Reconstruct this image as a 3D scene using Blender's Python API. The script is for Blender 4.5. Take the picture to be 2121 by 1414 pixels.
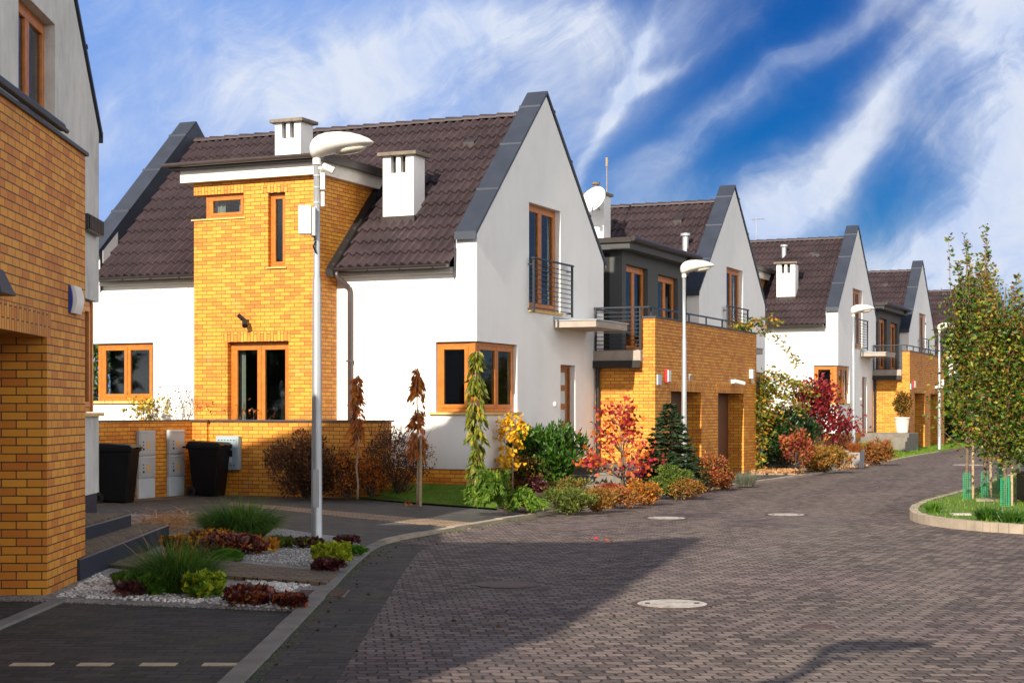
import bpy, bmesh, math, random
import numpy as np
from mathutils import Vector, Matrix
from mathutils.geometry import tessellate_polygon
for o in list(bpy.data.objects): bpy.data.objects.remove(o, do_unlink=True)
scene = bpy.context.scene
COL = scene.collection
R = math.radians

# ------------------------------------------------------------------ camera
cam_d = bpy.data.cameras.new('camera'); cam = bpy.data.objects.new('camera', cam_d); COL.objects.link(cam)
cam.location = (0, 0, 1.65); cam.rotation_euler = (R(90), 0, 0)
cam_d.sensor_width = 36; cam_d.lens = 36*3350/2121; cam_d.shift_y = 143/2121
cam_d.clip_start = 0.1; cam_d.clip_end = 5000
scene.camera = cam
# ------------------------------------------------------------------ sun, sky, exposure
SUN_AZ = 22.5; SUN_EL = 27.6
sd = bpy.data.lights.new('sun', 'SUN'); sun = bpy.data.objects.new('sun', sd); COL.objects.link(sun)
sd.energy = 5.0; sd.angle = R(0.6); sd.color = (1.0, 0.89, 0.72)
sun.rotation_euler = Vector((math.sin(R(SUN_AZ))*math.cos(R(SUN_EL)), math.cos(R(SUN_AZ))*math.cos(R(SUN_EL)), -math.sin(R(SUN_EL)))).to_track_quat('-Z', 'Y').to_euler()
sun.location = (-10, -20, 15)
scene.view_settings.view_transform = 'Standard'; scene.view_settings.look = 'None'
scene.view_settings.exposure = 0.62; scene.view_settings.gamma = 1

class NT:
    """tiny node-graph helper"""
    def __init__(s, tree): s.t = tree; s.n = tree.nodes; s.l = tree.links; s.n.clear()
    def new(s, typ, **kw):
        n = s.n.new(typ)
        for k, v in kw.items(): setattr(n, k, v)
        return n
    def set(s, sock, v):
        if hasattr(v, 'is_output') or isinstance(v, bpy.types.NodeSocket): s.l.new(v, sock)
        else: sock.default_value = v
    def m(s, op, a, b=None, c=None, clamp=False):
        n = s.new('ShaderNodeMath', operation=op, use_clamp=clamp); s.set(n.inputs[0], a)
        if b is not None: s.set(n.inputs[1], b)
        if c is not None: s.set(n.inputs[2], c)
        return n.outputs[0]
    def comb(s, x, y, z=0.0):
        n = s.new('ShaderNodeCombineXYZ'); s.set(n.inputs[0], x); s.set(n.inputs[1], y); s.set(n.inputs[2], z); return n.outputs[0]
    def sep(s, v):
        n = s.new('ShaderNodeSeparateXYZ'); s.set(n.inputs[0], v); return n.outputs
    def noise(s, vec, scale, detail=3, rough=.55, dist=0.0, out=0):
        n = s.new('ShaderNodeTexNoise'); s.set(n.inputs['Vector'], vec); n.inputs['Scale'].default_value = scale
        n.inputs['Detail'].default_value = detail; n.inputs['Roughness'].default_value = rough; n.inputs['Distortion'].default_value = dist
        return n.outputs[out]
    def ramp(s, fac, stops, interp='LINEAR'):
        n = s.new('ShaderNodeValToRGB'); s.set(n.inputs[0], fac); cr = n.color_ramp; cr.interpolation = interp
        while len(cr.elements) > 1: cr.elements.remove(cr.elements[-1])
        cr.elements[0].position = stops[0][0]; cr.elements[0].color = c4(stops[0][1])
        for p, c in stops[1:]:
            e = cr.elements.new(p); e.color = c4(c)
        return n.outputs[0]
    def mix(s, f, a, b, typ='MIX'):
        n = s.new('ShaderNodeMix', data_type='RGBA', blend_type=typ); s.set(n.inputs[0], f); s.set(n.inputs[6], c4(a)); s.set(n.inputs[7], c4(b)); return n.outputs[2]
    def sstep(s, x, a, b):
        n = s.new('ShaderNodeMapRange', interpolation_type='SMOOTHSTEP'); s.set(n.inputs[0], x); n.inputs[1].default_value = a; n.inputs[2].default_value = b; return n.outputs[0]
def c4(c):
    if isinstance(c, bpy.types.NodeSocket): return c
    if isinstance(c, (int, float)): return (c, c, c, 1)
    return tuple(c) + (1,) if len(c) == 3 else tuple(c)

world = bpy.data.worlds.new('World'); scene.world = world; world.use_nodes = True
w = NT(world.node_tree)
sky = w.new('ShaderNodeTexSky', sky_type='NISHITA'); sky.sun_disc = False
sky.sun_elevation = R(SUN_EL); sky.sun_rotation = R(180+SUN_AZ); sky.air_density = 1.0; sky.dust_density = .4; sky.ozone_density = 3.0
tc = w.new('ShaderNodeTexCoord')
X, Y, Z = w.sep(tc.outputs['Generated'])
az = w.m('ARCTAN2', X, Y); el = w.m('ARCSINE', Z)
p = w.m('MULTIPLY', az, 3.35); q = w.m('MULTIPLY', el, 3.35)          # thousandths of the picture width round the street axis
def blob(cx, cy, rx, ry, ang=0.0, soft=1.0):
    ca, sa = math.cos(R(ang)), math.sin(R(ang))
    dx = w.m('SUBTRACT', p2, cx); dy = w.m('SUBTRACT', q2, cy)
    a = w.m('ADD', w.m('MULTIPLY', dx, ca/rx), w.m('MULTIPLY', dy, sa/rx)); b = w.m('ADD', w.m('MULTIPLY', dx, -sa/ry), w.m('MULTIPLY', dy, ca/ry))
    d = w.m('ADD', w.m('MULTIPLY', a, a), w.m('MULTIPLY', b, b))
    return w.m('MULTIPLY', w.m('EXPONENT', w.m('MULTIPLY', d, -1.0)), soft)
wv = w.comb(p, q, 0.3)
wn = w.new('ShaderNodeTexNoise'); w.l.new(wv, wn.inputs['Vector']); wn.inputs['Scale'].default_value = 2.2; wn.inputs['Detail'].default_value = 5
wx, wy, wz = w.sep(wn.outputs['Color'])
p2 = w.m('ADD', p, w.m('MULTIPLY', w.m('SUBTRACT', wx, .5), .26)); q2 = w.m('ADD', q, w.m('MULTIPLY', w.m('SUBTRACT', wy, .5), .22))
blobs = [(-.28, .73, .44, .12, 6, .85), (.08, .80, .24, .07, -8, .75), (-.50, .62, .30, .10, 14, .55), (-.15, .62, .30, .08, 0, .5), (-.85, .80, .26, .09, 0, .26), (-.78, .60, .16, .05, 35, .26), (-.84, .40, .2, .08, 20, .15),
         (1.04, .66, .17, .40, 8, 1.6), (.99, .40, .26, .10, 38, 1.0), (.66, .52, .24, .055, 50, 1.0), (.52, .40, .10, .05, 40, .8), (1.0, .30, .45, .08, 6, .7), (.75, .33, .3, .05, 15, .5),
         (.24, .62, .20, .016, 68, .85), (.30, .68, .07, .016, 15, .8), (.13, .52, .20, .05, 40, .45), (.34, .50, .24, .04, 38, .42), (.20, .70, .3, .06, 30, .3), (.60, .70, .30, .02, 33, .28), (.3, .38, .25, .05, 20, .4), (.75,.78,.12,.02,30,.2)]
acc = None
for b in blobs:
    v = blob(*b); acc = v if acc is None else w.m('ADD', acc, v)
# streaky cirrus structure: noise stretched along a rising diagonal, itself warped
ca, sa = math.cos(R(38)), math.sin(R(38))
s1 = w.m('ADD', w.m('MULTIPLY', p2, ca), w.m('MULTIPLY', q2, sa)); s2 = w.m('ADD', w.m('MULTIPLY', p2, -sa), w.m('MULTIPLY', q2, ca))
n1 = w.noise(w.comb(w.m('MULTIPLY', s1, 1.3), w.m('MULTIPLY', s2, 4.0), 1.7), 1.5, 8, .58, .35)
n2 = w.noise(w.comb(p2, q2, 4.0), 5.0, 9, .64, .5)
n3 = w.noise(w.comb(w.m('MULTIPLY', s1, 3.0), w.m('MULTIPLY', s2, 13.0), 7.7), 1.5, 8, .60, .6)
tex = w.m('ADD', w.m('MULTIPLY', n1, .6), w.m('MULTIPLY', n2, .4))
dens = w.m('MULTIPLY', acc, w.m('ADD', .34, w.m('MULTIPLY', w.sstep(tex, .28, .66), .80))); dens = w.m('MULTIPLY', dens, w.m('ADD', .86, w.m('MULTIPLY', w.sstep(n3, .30, .72), .22)))
wisp = w.m('MULTIPLY', w.m('MULTIPLY', w.sstep(n3, .48, .80), w.sstep(acc, .03, .35)), .16)
dens = w.m('ADD', w.m('ADD', dens, wisp), w.m('MULTIPLY', w.sstep(tex, .48, .78), .14))
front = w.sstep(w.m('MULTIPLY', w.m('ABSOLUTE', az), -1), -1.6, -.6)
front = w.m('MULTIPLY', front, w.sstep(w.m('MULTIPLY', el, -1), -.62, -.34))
low = w.sstep(w.m('MULTIPLY', q, -1), -.30, .0); dens = w.m('MAXIMUM', dens, w.m('MULTIPLY', low, .35))
dens = w.m('MINIMUM', dens, .96)
hs = w.new('ShaderNodeHueSaturation'); hs.inputs['Saturation'].default_value = 1.35; hs.inputs['Value'].default_value = 1.0; hs.inputs['Hue'].default_value = .502
w.l.new(sky.outputs[0], hs.inputs['Color'])
skyc = w.mix(1.0, hs.outputs[0], (.006, .20, .40), 'MULTIPLY')
lblue = w.mix(w.sstep(q, .25, .85), (1.8, 3.0, 5.9), (1.0, 2.2, 5.3))
skyc = w.mix(w.sstep(p, -.35, .50), lblue, skyc)
cloudc = w.mix(w.sstep(n2, .35, .65), (3.7, 4.4, 6.0), (4.9, 5.3, 6.1))
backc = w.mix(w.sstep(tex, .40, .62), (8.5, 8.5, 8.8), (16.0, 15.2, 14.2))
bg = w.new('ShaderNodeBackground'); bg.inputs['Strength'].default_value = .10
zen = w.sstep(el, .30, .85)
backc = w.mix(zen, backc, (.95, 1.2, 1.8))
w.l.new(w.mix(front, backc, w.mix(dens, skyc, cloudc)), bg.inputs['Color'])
wo = w.new('ShaderNodeOutputWorld'); w.l.new(bg.outputs[0], wo.inputs[0])

# ------------------------------------------------------------------ materials
def mat(name, build):
    m = bpy.data.materials.new(name); m.use_nodes = True; t = NT(m.node_tree)
    b = t.new('ShaderNodeBsdfPrincipled'); o = t.new('ShaderNodeOutputMaterial'); t.l.new(b.outputs[0], o.inputs[0])
    build(t, b, o); return m
def oc(t): return t.new('ShaderNodeTexCoord').outputs['Object']
def bump(t, b, h, strength=.3, dist=.01):
    n = t.new('ShaderNodeBump'); t.set(n.inputs['Height'], h); n.inputs['Strength'].default_value = strength; n.inputs['Distance'].default_value = dist; t.l.new(n.outputs[0], b.inputs['Normal'])
def plain(name, col, rough=.6, var=.12, metal=0.0, scale=6.0, bmp=0.0, spec=.5):
    def f(t, b, o):
        v = oc(t); n = t.noise(v, scale, 4)
        lo = tuple(c*(1-var) for c in col); hi = tuple(min(1, c*(1+var)) for c in col)
        t.l.new(t.ramp(n, [(.25, lo), (.75, hi)]), b.inputs['Base Color'])
        b.inputs['Roughness'].default_value = rough; b.inputs['Metallic'].default_value = metal; b.inputs['Specular IOR Level'].default_value = spec
        if bmp: bump(t, b, t.noise(v, scale*12, 3), bmp, .01)
    return mat(name, f)
def stucco(name, col):
    def f(t, b, o):
        v = oc(t); a = t.noise(v, .9, 5, .6); x, y, z = t.sep(v)
        streak = t.noise(t.comb(t.m('MULTIPLY', t.m('ADD', x, y), 5), t.m('MULTIPLY', z, .5)), 1.0, 5, .6)
        g = t.m('ADD', t.m('MULTIPLY', a, .7), t.m('MULTIPLY', streak, .3))
        base = t.ramp(g, [(.33, tuple(c*.90 for c in col)), (.5, tuple(c*.97 for c in col)), (.66, col)])
        # splash dirt low on the wall
        dirt = t.m('MULTIPLY', t.sstep(t.m('MULTIPLY', t.m('ADD', z, t.m('MULTIPLY', a, -.6)), -1), -.75, .1), .35)
        t.l.new(t.mix(dirt, base, (.38, .36, .31)), b.inputs['Base Color']); b.inputs['Roughness'].default_value = .92
        bump(t, b, t.noise(v, 90, 3, .7), .35, .006)
    return mat(name, f)
def brick_mat(name, bw, rh, cols, joint, rot=False, ms=.006):
    def f(t, b, o):
        v = oc(t); x, y, z = t.sep(v); h = t.m('ADD', x, y)
        vec = t.comb(z, h) if rot else t.comb(h, z)
        br = t.new('ShaderNodeTexBrick'); t.l.new(vec, br.inputs['Vector']); br.inputs['Scale'].default_value = 1.0
        br.inputs['Brick Width'].default_value = bw; br.inputs['Row Height'].default_value = rh; br.inputs['Mortar Size'].default_value = ms
        br.inputs['Mortar Smooth'].default_value = .15; br.inputs['Bias'].default_value = -.1
        br.offset = 0.42; br.offset_frequency = 2
        br.inputs['Color1'].default_value = (0, 0, 0, 1); br.inputs['Color2'].default_value = (1, 1, 1, 1); br.inputs['Mortar'].default_value = (.5, .5, .5, 1)
        rnd = t.m('ADD', t.m('MULTIPLY', br.outputs['Color'], .7), t.m('MULTIPLY', t.noise(v, 2.0, 5, .6), .35))
        col = t.ramp(rnd, [(.12, cols[0]), (.45, cols[1]), (.85, cols[2])])
        stain = t.sstep(t.noise(v, .7, 6, .65), .50, .72)
        col = t.mix(t.m('MULTIPLY', stain, .38), col, tuple(c*.42 for c in cols[1])); bloom = t.sstep(t.noise(v, 1.3, 7, .7), .58, .75); col = t.mix(t.m('MULTIPLY', bloom, .16), col, (.62, .52, .40))
        t.l.new(t.mix(br.outputs['Fac'], col, joint), b.inputs['Base Color'])
        b.inputs['Roughness'].default_value = .62
        hgt = t.m('SUBTRACT', t.m('MULTIPLY', t.noise(v, 60, 3), .25), br.outputs['Fac'])
        bump(t, b, hgt, .8, .008)
    return mat(name, f)
ORG = [(.56, .170, .018), (.70, .275, .024), (.76, .335, .032)]
JT = (.042, .022, .014)
M = {}
M['stucco'] = stucco('white_render', (.80, .80, .80))
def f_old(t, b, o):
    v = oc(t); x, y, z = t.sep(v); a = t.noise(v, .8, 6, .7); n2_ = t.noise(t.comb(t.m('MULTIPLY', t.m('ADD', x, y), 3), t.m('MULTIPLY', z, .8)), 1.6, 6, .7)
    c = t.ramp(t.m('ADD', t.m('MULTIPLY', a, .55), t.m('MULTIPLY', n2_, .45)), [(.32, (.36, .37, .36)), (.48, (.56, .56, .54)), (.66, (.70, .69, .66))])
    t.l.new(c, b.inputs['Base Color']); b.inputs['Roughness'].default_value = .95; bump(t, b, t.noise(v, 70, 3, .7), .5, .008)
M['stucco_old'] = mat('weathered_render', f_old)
M['stucco_grey'] = stucco('dark_grey_render', (.075, .078, .082))
M['brick'] = brick_mat('clinker_brick', .225, .0745, ORG, JT, False, .005)
M['soldier'] = brick_mat('clinker_brick_soldier_course', .25, .0765, ORG, JT, True)
M['coping'] = plain('metal_coping', (.038, .047, .070), .5, .18, .2, 2.5)
M['coping_dark'] = plain('coping_cap', (.06, .062, .07), .5, .2, .2)
M['gutter'] = plain('gutter_brown', (.035, .028, .028), .35, .2)
M['pipe'] = plain('downpipe_plastic', (.07, .055, .058), .35, .15)
M['fascia'] = plain('fascia_paint', (.72, .68, .62), .6, .08)
M['wood'] = plain('oak_frame', (.46, .145, .016), .4, .25, 0, 9)
M['wood_dark'] = plain('oak_frame_dark', (.26, .095, .02), .42, .3, 0, 9)
M['sill'] = plain('yellow_sill', (.66, .42, .14), .5, .15)
M['rail'] = plain('railing_steel', (.03, .035, .045), .4, .15, .3)
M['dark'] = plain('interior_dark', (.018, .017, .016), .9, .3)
M['room'] = plain('interior_wall', (.16, .14, .12), .9, .2)
M['curtain'] = plain('curtain', (.34, .33, .31), .9, .12, 0, 14)
M['blind'] = plain('window_blind', (.50, .33, .20), .8, .2)
M['concrete'] = plain('balcony_concrete', (.36, .31, .27), .85, .15, 0, 5, .3)
M['capstone'] = plain('chimney_capstone', (.17, .14, .11), .9, .35, 0, 7, .4)
M['garage_door'] = plain('garage_door_brown', (.095, .035, .018), .45, .15)
M['pole'] = plain('galvanised_pole', (.42, .45, .48), .38, .10, .55, 4)
M['lamp'] = plain('lamp_housing', (.72, .69, .64), .35, .06)
M['lamp_glass'] = plain('lamp_diffuser', (.50, .46, .38), .25, .1)
M['white_plastic'] = plain('white_plastic', (.72, .71, .69), .4, .06)
M['grey_box'] = plain('meter_box_grey', (.42, .44, .46), .5, .12, 0, 3)
M['grey_box_light'] = plain('meter_box_base', (.50, .56, .60), .6, .10, 0, 3)
M['blue_box'] = plain('meter_box_blue_grey', (.30, .38, .43), .45, .10, 0, 3)
M['bin'] = plain('bin_plastic', (.004, .004, .005), .5, .3, spec=.22)
M['navy'] = plain('navy_riser_tiles', (.012, .018, .036), .5, .25)
M['red'] = plain('red_plastic', (.45, .02, .03), .4, .1)
M['blue'] = plain('blue_plastic', (.02, .04, .25), .35, .1)
M['black'] = plain('black_metal', (.012, .012, .013), .45, .3)
M['bark'] = plain('bark', (.16, .11, .075), .9, .4, 0, 25, .5)
M['bark_pale'] = plain('bark_pale', (.34, .25, .16), .9, .3, 0, 25, .4)
M['bark_dark'] = plain('bark_dark', (.055, .035, .028), .9, .4, 0, 25, .5)
M['stake'] = plain('stake_wood', (.42, .30, .19), .85, .25, 0, 20)
M['guard'] = plain('tree_guard_net', (.03, .42, .20), .5, .15)
M['kerb'] = plain('kerb_stone', (.20, .19, .175), .9, .28, 0, 3, .5)
M['kerb_warm'] = plain('kerb_warm', (.34, .28, .22), .9, .25, 0, 3, .5)
def f_cover(t, b, o):
    v = oc(t); x, y, z = t.sep(v); r_ = t.m('SQRT', t.m('ADD', t.m('MULTIPLY', x, x), t.m('MULTIPLY', y, y)))
    rg = t.m('ABSOLUTE', t.m('SINE', t.m('MULTIPLY', r_, 62))); n = t.noise(v, 5, 6, .7); n2_ = t.noise(v, 40, 3)
    c = t.ramp(t.m('ADD', t.m('MULTIPLY', n, .75), t.m('MULTIPLY', n2_, .25)), [(.35, (.20, .18, .165)), (.5, (.40, .375, .35)), (.68, (.52, .49, .46))])
    c = t.mix(t.m('MULTIPLY', t.sstep(t.m('MULTIPLY', rg, -1), -.25, -.05), .55), c, (.14, .125, .115)); t.l.new(c, b.inputs['Base Color']); b.inputs['Roughness'].default_value = .88; bump(t, b, t.m('ADD', rg, t.m('MULTIPLY', n2_, .6)), .6, .006)
M['cover'] = mat('manhole_concrete', f_cover)
M['iron'] = plain('rusty_iron', (.085, .05, .045), .6, .4, .2, 9, .5)
M['soil'] = plain('garden_soil', (.060, .038, .026), .95, .45, 0, 8, .8)
M['planter'] = plain('planter_zinc', (.26, .25, .26), .6, .15)
M['pot'] = plain('white_pot', (.66, .60, .54), .6, .12)
M['step'] = plain('concrete_step', (.17, .155, .135), .9, .25, 0, 4, .4)
M['cream'] = plain('cream_paver', (.52, .43, .30), .85, .2, 0, 12, .4)

def f_pane(t, b, o):
    b.inputs['Base Color'].default_value = (.01, .012, .014, 1); b.inputs['Roughness'].default_value = .02; b.inputs['Specular IOR Level'].default_value = .5
    tr = t.new('ShaderNodeBsdfTransparent'); tr.inputs[0].default_value = (.75, .8, .78, 1)
    gl = t.new('ShaderNodeBsdfGlossy'); gl.inputs['Roughness'].default_value = .03; gl.inputs[0].default_value = (.85, .9, 1, 1)
    fr = t.new('ShaderNodeFresnel'); fr.inputs[0].default_value = 1.34
    bump(t, gl, t.noise(oc(t), 1.2, 1), .05, .02)
    mx = t.new('ShaderNodeMixShader'); t.l.new(fr.outputs[0], mx.inputs[0]); t.l.new(tr.outputs[0], mx.inputs[1]); t.l.new(gl.outputs[0], mx.inputs[2])
    t.l.new(mx.outputs[0], o.inputs[0])
M['pane'] = mat('window_glass', f_pane)

def f_tile(t, b, o):
    v = oc(t); n = t.noise(v, 1.3, 5, .6); n2 = t.noise(v, 9, 4, .6)
    ri = t.new('ShaderNodeNewGeometry').outputs['Random Per Island']
    c = t.ramp(t.m('ADD', t.m('MULTIPLY', n, .6), t.m('MULTIPLY', n2, .4)), [(.3, (.023, .015, .018)), (.55, (.047, .031, .036)), (.75, (.076, .051, .058))])
    moss = t.sstep(t.noise(v, 3.3, 7, .7), .60, .74)
    c = t.mix(t.m('MULTIPLY', moss, .35), c, (.075, .062, .022)); t.l.new(c, b.inputs['Base Color']); b.inputs['Roughness'].default_value = .58
    bump(t, b, t.noise(v, 40, 3), .2, .01)
M['tile'] = mat('roof_tile', f_tile)

def f_road(t, b, o):
    v = oc(t); x, y, z = t.sep(v)
    wn_ = t.new('ShaderNodeTexNoise'); t.l.new(v, wn_.inputs['Vector']); wn_.inputs['Scale'].default_value = 9; wn_.inputs['Detail'].default_value = 1
    nx, ny, nz = t.sep(wn_.outputs['Color'])
    hx = t.m('ADD', t.m('ADD', x, t.m('MULTIPLY', y, .10)), t.m('MULTIPLY', nx, .05)); hy = t.m('ADD', t.m('ADD', y, t.m('MULTIPLY', t.noise(v, .4, 2), .2)), t.m('MULTIPLY', ny, .05))
    br = t.new('ShaderNodeTexBrick'); t.l.new(t.comb(hx, hy), br.inputs['Vector']); br.inputs['Scale'].default_value = 1
    br.inputs['Brick Width'].default_value = .130; br.inputs['Row Height'].default_value = .112; br.inputs['Mortar Size'].default_value = .011; br.inputs['Mortar Smooth'].default_value = .7; br.offset = .5
    br.inputs['Color1'].default_value = (0, 0, 0, 1); br.inputs['Color2'].default_value = (1, 1, 1, 1); br.inputs['Mortar'].default_value = (.4, .4, .4, 1)
    g = t.m('ADD', t.m('MULTIPLY', br.outputs['Color'], .34), t.m('ADD', t.m('MULTIPLY', t.noise(v, 16, 5, .75), .46), t.m('MULTIPLY', t.noise(v, .55, 5, .6), .34)))
    c = t.ramp(g, [(.34, (.044, .036, .034)), (.54, (.118, .093, .086)), (.78, (.22, .176, .155))])
    tint = t.sstep(t.noise(v, .35, 3, .5), .40, .62); c = t.mix(t.m('MULTIPLY', tint, .5), c, t.mix(1.0, c, (1.02, .90, 1.05), 'MULTIPLY'))
    damp = t.sstep(t.noise(t.comb(x, t.m('MULTIPLY', y, .8), 3.0), .42, 5, .62), .57, .70)
    c = t.mix(t.m('MULTIPLY', damp, .45), c, (.034, .025, .030)); oil = t.sstep(t.noise(v, 1.1, 6, .7), .62, .72); c = t.mix(t.m('MULTIPLY', oil, .45), c, (.022, .018, .018))
    track = t.sstep(t.noise(t.comb(t.m('SUBTRACT', x, t.m('MULTIPLY', y, .32)), t.m('MULTIPLY', y, .03), 5.0), .9, 3, .5), .48, .62); c = t.mix(t.m('MULTIPLY', track, .22), c, (.24, .20, .175))
    c = t.mix(t.m('MULTIPLY', br.outputs['Fac'], .80), c, (.014, .011, .010))
    speck = t.sstep(t.noise(v, 45, 2, .5), .68, .74); c = t.mix(t.m('MULTIPLY', speck, .55), c, (.24, .21, .19))
    t.l.new(c, b.inputs['Base Color']); t.l.new(t.m('SUBTRACT', .78, t.m('MULTIPLY', damp, .2)), b.inputs['Roughness']); b.inputs['Specular IOR Level'].default_value = .3
    bump(t, b, t.m('SUBTRACT', t.m('MULTIPLY', t.noise(v, 30, 3), .4), br.outputs['Fac']), .8, .016)
M['road'] = mat('block_paved_road', f_road)
def paver(name, cols, bw, rh, ang=0.0, joint=(.014, .013, .011), moss=.25):
    def f(t, b, o):
        v = oc(t); mp = t.new('ShaderNodeMapping'); mp.inputs['Rotation'].default_value = (0, 0, R(ang)); t.l.new(v, mp.inputs[0])
        br = t.new('ShaderNodeTexBrick'); t.l.new(mp.outputs[0], br.inputs['Vector']); br.inputs['Scale'].default_value = 1
        br.inputs['Brick Width'].default_value = bw; br.inputs['Row Height'].default_value = rh; br.inputs['Mortar Size'].default_value = .009; br.inputs['Mortar Smooth'].default_value = .4
        br.inputs['Color1'].default_value = (0, 0, 0, 1); br.inputs['Color2'].default_value = (1, 1, 1, 1); br.inputs['Mortar'].default_value = (.4, .4, .4, 1)
        g = t.m('ADD', t.m('MULTIPLY', br.outputs['Color'], .4), t.m('ADD', t.m('MULTIPLY', t.noise(v, 18, 5, .7), .3), t.m('MULTIPLY', t.noise(v, .8, 5), .4)))
        c = t.ramp(g, [(.3, cols[0]), (.75, cols[1])])
        mo = t.m('MULTIPLY', t.sstep(t.noise(v, 1.7, 6, .7), .55, .7), moss); c = t.mix(mo, c, (.05, .055, .018))
        c = t.mix(br.outputs['Fac'], c, t.mix(t.sstep(t.noise(v, 2.1, 3), .48, .60), joint, (.075, .070, .020))); t.l.new(c, b.inputs['Base Color']); b.inputs['Roughness'].default_value = .85
        bump(t, b, t.m('SUBTRACT', t.m('MULTIPLY', t.noise(v, 40, 3), .3), br.outputs['Fac']), .6, .01)
    return mat(name, f)
M['pave_dark'] = paver('dark_pavers', [(.013, .0125, .012), (.050, .047, .044)], .21, .13, 2, (.004, .004, .004), .4)
M['pave_grey'] = paver('grey_pavers', [(.032, .033, .033), (.080, .080, .078)], .2, .1, 24)
M['pave_brown'] = paver('brown_pavers', [(.22, .14, .090), (.36, .25, .165)], .2, .1, 12)
M['pave_brown_dark'] = paver('brown_path_pavers', [(.095, .070, .048), (.19, .135, .085)], .2, .1, -20)

def f_grass(t, b, o):
    v = oc(t); n = t.noise(v, 1.8, 5, .6); n2 = t.noise(v, 30, 4, .7)
    c = t.ramp(t.m('ADD', t.m('MULTIPLY', n, .6), t.m('MULTIPLY', n2, .4)), [(.3, (.045, .085, .010)), (.55, (.095, .17, .016)), (.75, (.18, .22, .03))])
    t.l.new(c, b.inputs['Base Color']); b.inputs['Roughness'].default_value = .9; bump(t, b, n2, .8, .03)
M['grass'] = mat('lawn_ground', f_grass)
def f_ground(t, b, o):
    v = oc(t); n = t.noise(v, .3, 6, .6)
    t.l.new(t.ramp(n, [(.3, (.045, .05, .02)), (.7, (.09, .085, .04))]), b.inputs['Base Color']); b.inputs['Roughness'].default_value = .95
M['ground'] = mat('rough_ground', f_ground)
def f_gravel(t, b, o):
    v = oc(t); vo = t.new('ShaderNodeTexVoronoi'); t.l.new(v, vo.inputs['Vector']); vo.inputs['Scale'].default_value = 38
    c = t.ramp(t.m('ADD', t.m('MULTIPLY', t.sep(vo.outputs['Color'])[0], .6), t.m('MULTIPLY', t.noise(v, 2, 4), .4)), [(.2, (.15, .145, .14)), (.8, (.46, .45, .44))])
    t.l.new(c, b.inputs['Base Color']); b.inputs['Roughness'].default_value = .9; bump(t, b, t.m('MULTIPLY', vo.outputs['Distance'], -1), .9, .03)
M['gravel'] = mat('grey_gravel', f_gravel)
def island(name, stops, rough=.6, trans=0.0, spec=.3):
    """each leaf or stone takes its own colour along the ramp"""
    def f(t, b, o):
        ri = t.new('ShaderNodeNewGeometry').outputs['Random Per Island']
        v = oc(t); g = t.m('ADD', t.m('MULTIPLY', ri, .72), t.m('MULTIPLY', t.m('SUBTRACT', t.noise(v, 3.0, 3), .36), 1.0), clamp=True)
        c = t.ramp(g, stops); t.l.new(c, b.inputs['Base Color']); b.inputs['Roughness'].default_value = rough; b.inputs['Specular IOR Level'].default_value = spec
        if trans:
            tl = t.new('ShaderNodeBsdfTranslucent'); t.l.new(c, tl.inputs[0]); mx = t.new('ShaderNodeMixShader'); mx.inputs[0].default_value = trans
            t.l.new(b.outputs[0], mx.inputs[1]); t.l.new(tl.outputs[0], mx.inputs[2]); t.l.new(mx.outputs[0], o.inputs[0])
    return mat(name, f)
T = .32
M['pebble'] = island('white_pebble', [(0, (.34, .33, .32)), (.5, (.60, .585, .57)), (1, (.82, .81, .80))], .8)
M['pebble_grey'] = island('grey_pebble', [(0, (.16, .155, .15)), (.5, (.33, .325, .32)), (1, (.62, .61, .60))], .8)
M['blade'] = island('grass_blade', [(0, (.055, .13, .010)), (.5, (.13, .26, .018)), (1, (.27, .33, .04))], .6, T)
M['blade_dark'] = island('ornamental_blade', [(0, (.025, .085, .010)), (.55, (.065, .18, .018)), (.9, (.20, .30, .03)), (1, (.42, .34, .09))], .5, T)
M['straw'] = island('straw', [(0, (.30, .12, .04)), (.5, (.55, .28, .11)), (1, (.78, .55, .32))], .8, T)
M['l_green'] = island('leaf_green', [(0, (.018, .055, .008)), (.5, (.040, .115, .012)), (1, (.095, .20, .022))], .38, T, .5)
M['l_green_dark'] = island('leaf_dark_green', [(0, (.008, .026, .008)), (.5, (.020, .058, .014)), (1, (.055, .11, .02))], .4, T, .5)
M['l_hornbeam'] = island('leaf_green_yellow', [(0, (.014, .045, .006)), (.38, (.045, .115, .010)), (.68, (.13, .20, .014)), (.86, (.38, .32, .03)), (1, (.30, .14, .03))], .45, T, .5)
M['l_rust'] = island('leaf_rust_green', [(0, (.14, .050, .016)), (.4, (.20, .085, .02)), (.7, (.13, .12, .02)), (.9, (.36, .20, .03)), (1, (.40, .26, .05))], .55, T)
M['l_brown'] = island('leaf_brown', [(0, (.045, .022, .014)), (.5, (.105, .048, .024)), (.85, (.20, .085, .034)), (1, (.26, .16, .05))], .7, T)
M['l_orange'] = island('leaf_orange', [(0, (.36, .07, .010)), (.5, (.62, .17, .015)), (1, (.80, .34, .03))], .55, T)
M['l_copper'] = island('leaf_copper', [(0, (.16, .045, .02)), (.5, (.34, .10, .03)), (.8, (.50, .18, .04)), (1, (.30, .22, .05))], .6, T)
M['l_weep'] = island('leaf_weeping_green', [(0, (.10, .045, .02)), (.25, (.10, .12, .02)), (.6, (.17, .22, .02)), (.85, (.45, .34, .03)), (1, (.60, .14, .02))], .5, T)
M['l_yellow'] = island('leaf_yellow', [(0, (.50, .26, .01)), (.5, (.78, .44, .015)), (1, (.92, .62, .04))], .5, T)
M['l_red'] = island('leaf_red', [(0, (.09, .008, .015)), (.5, (.22, .016, .026)), (.8, (.36, .035, .03)), (1, (.50, .13, .03))], .5, T)
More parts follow.
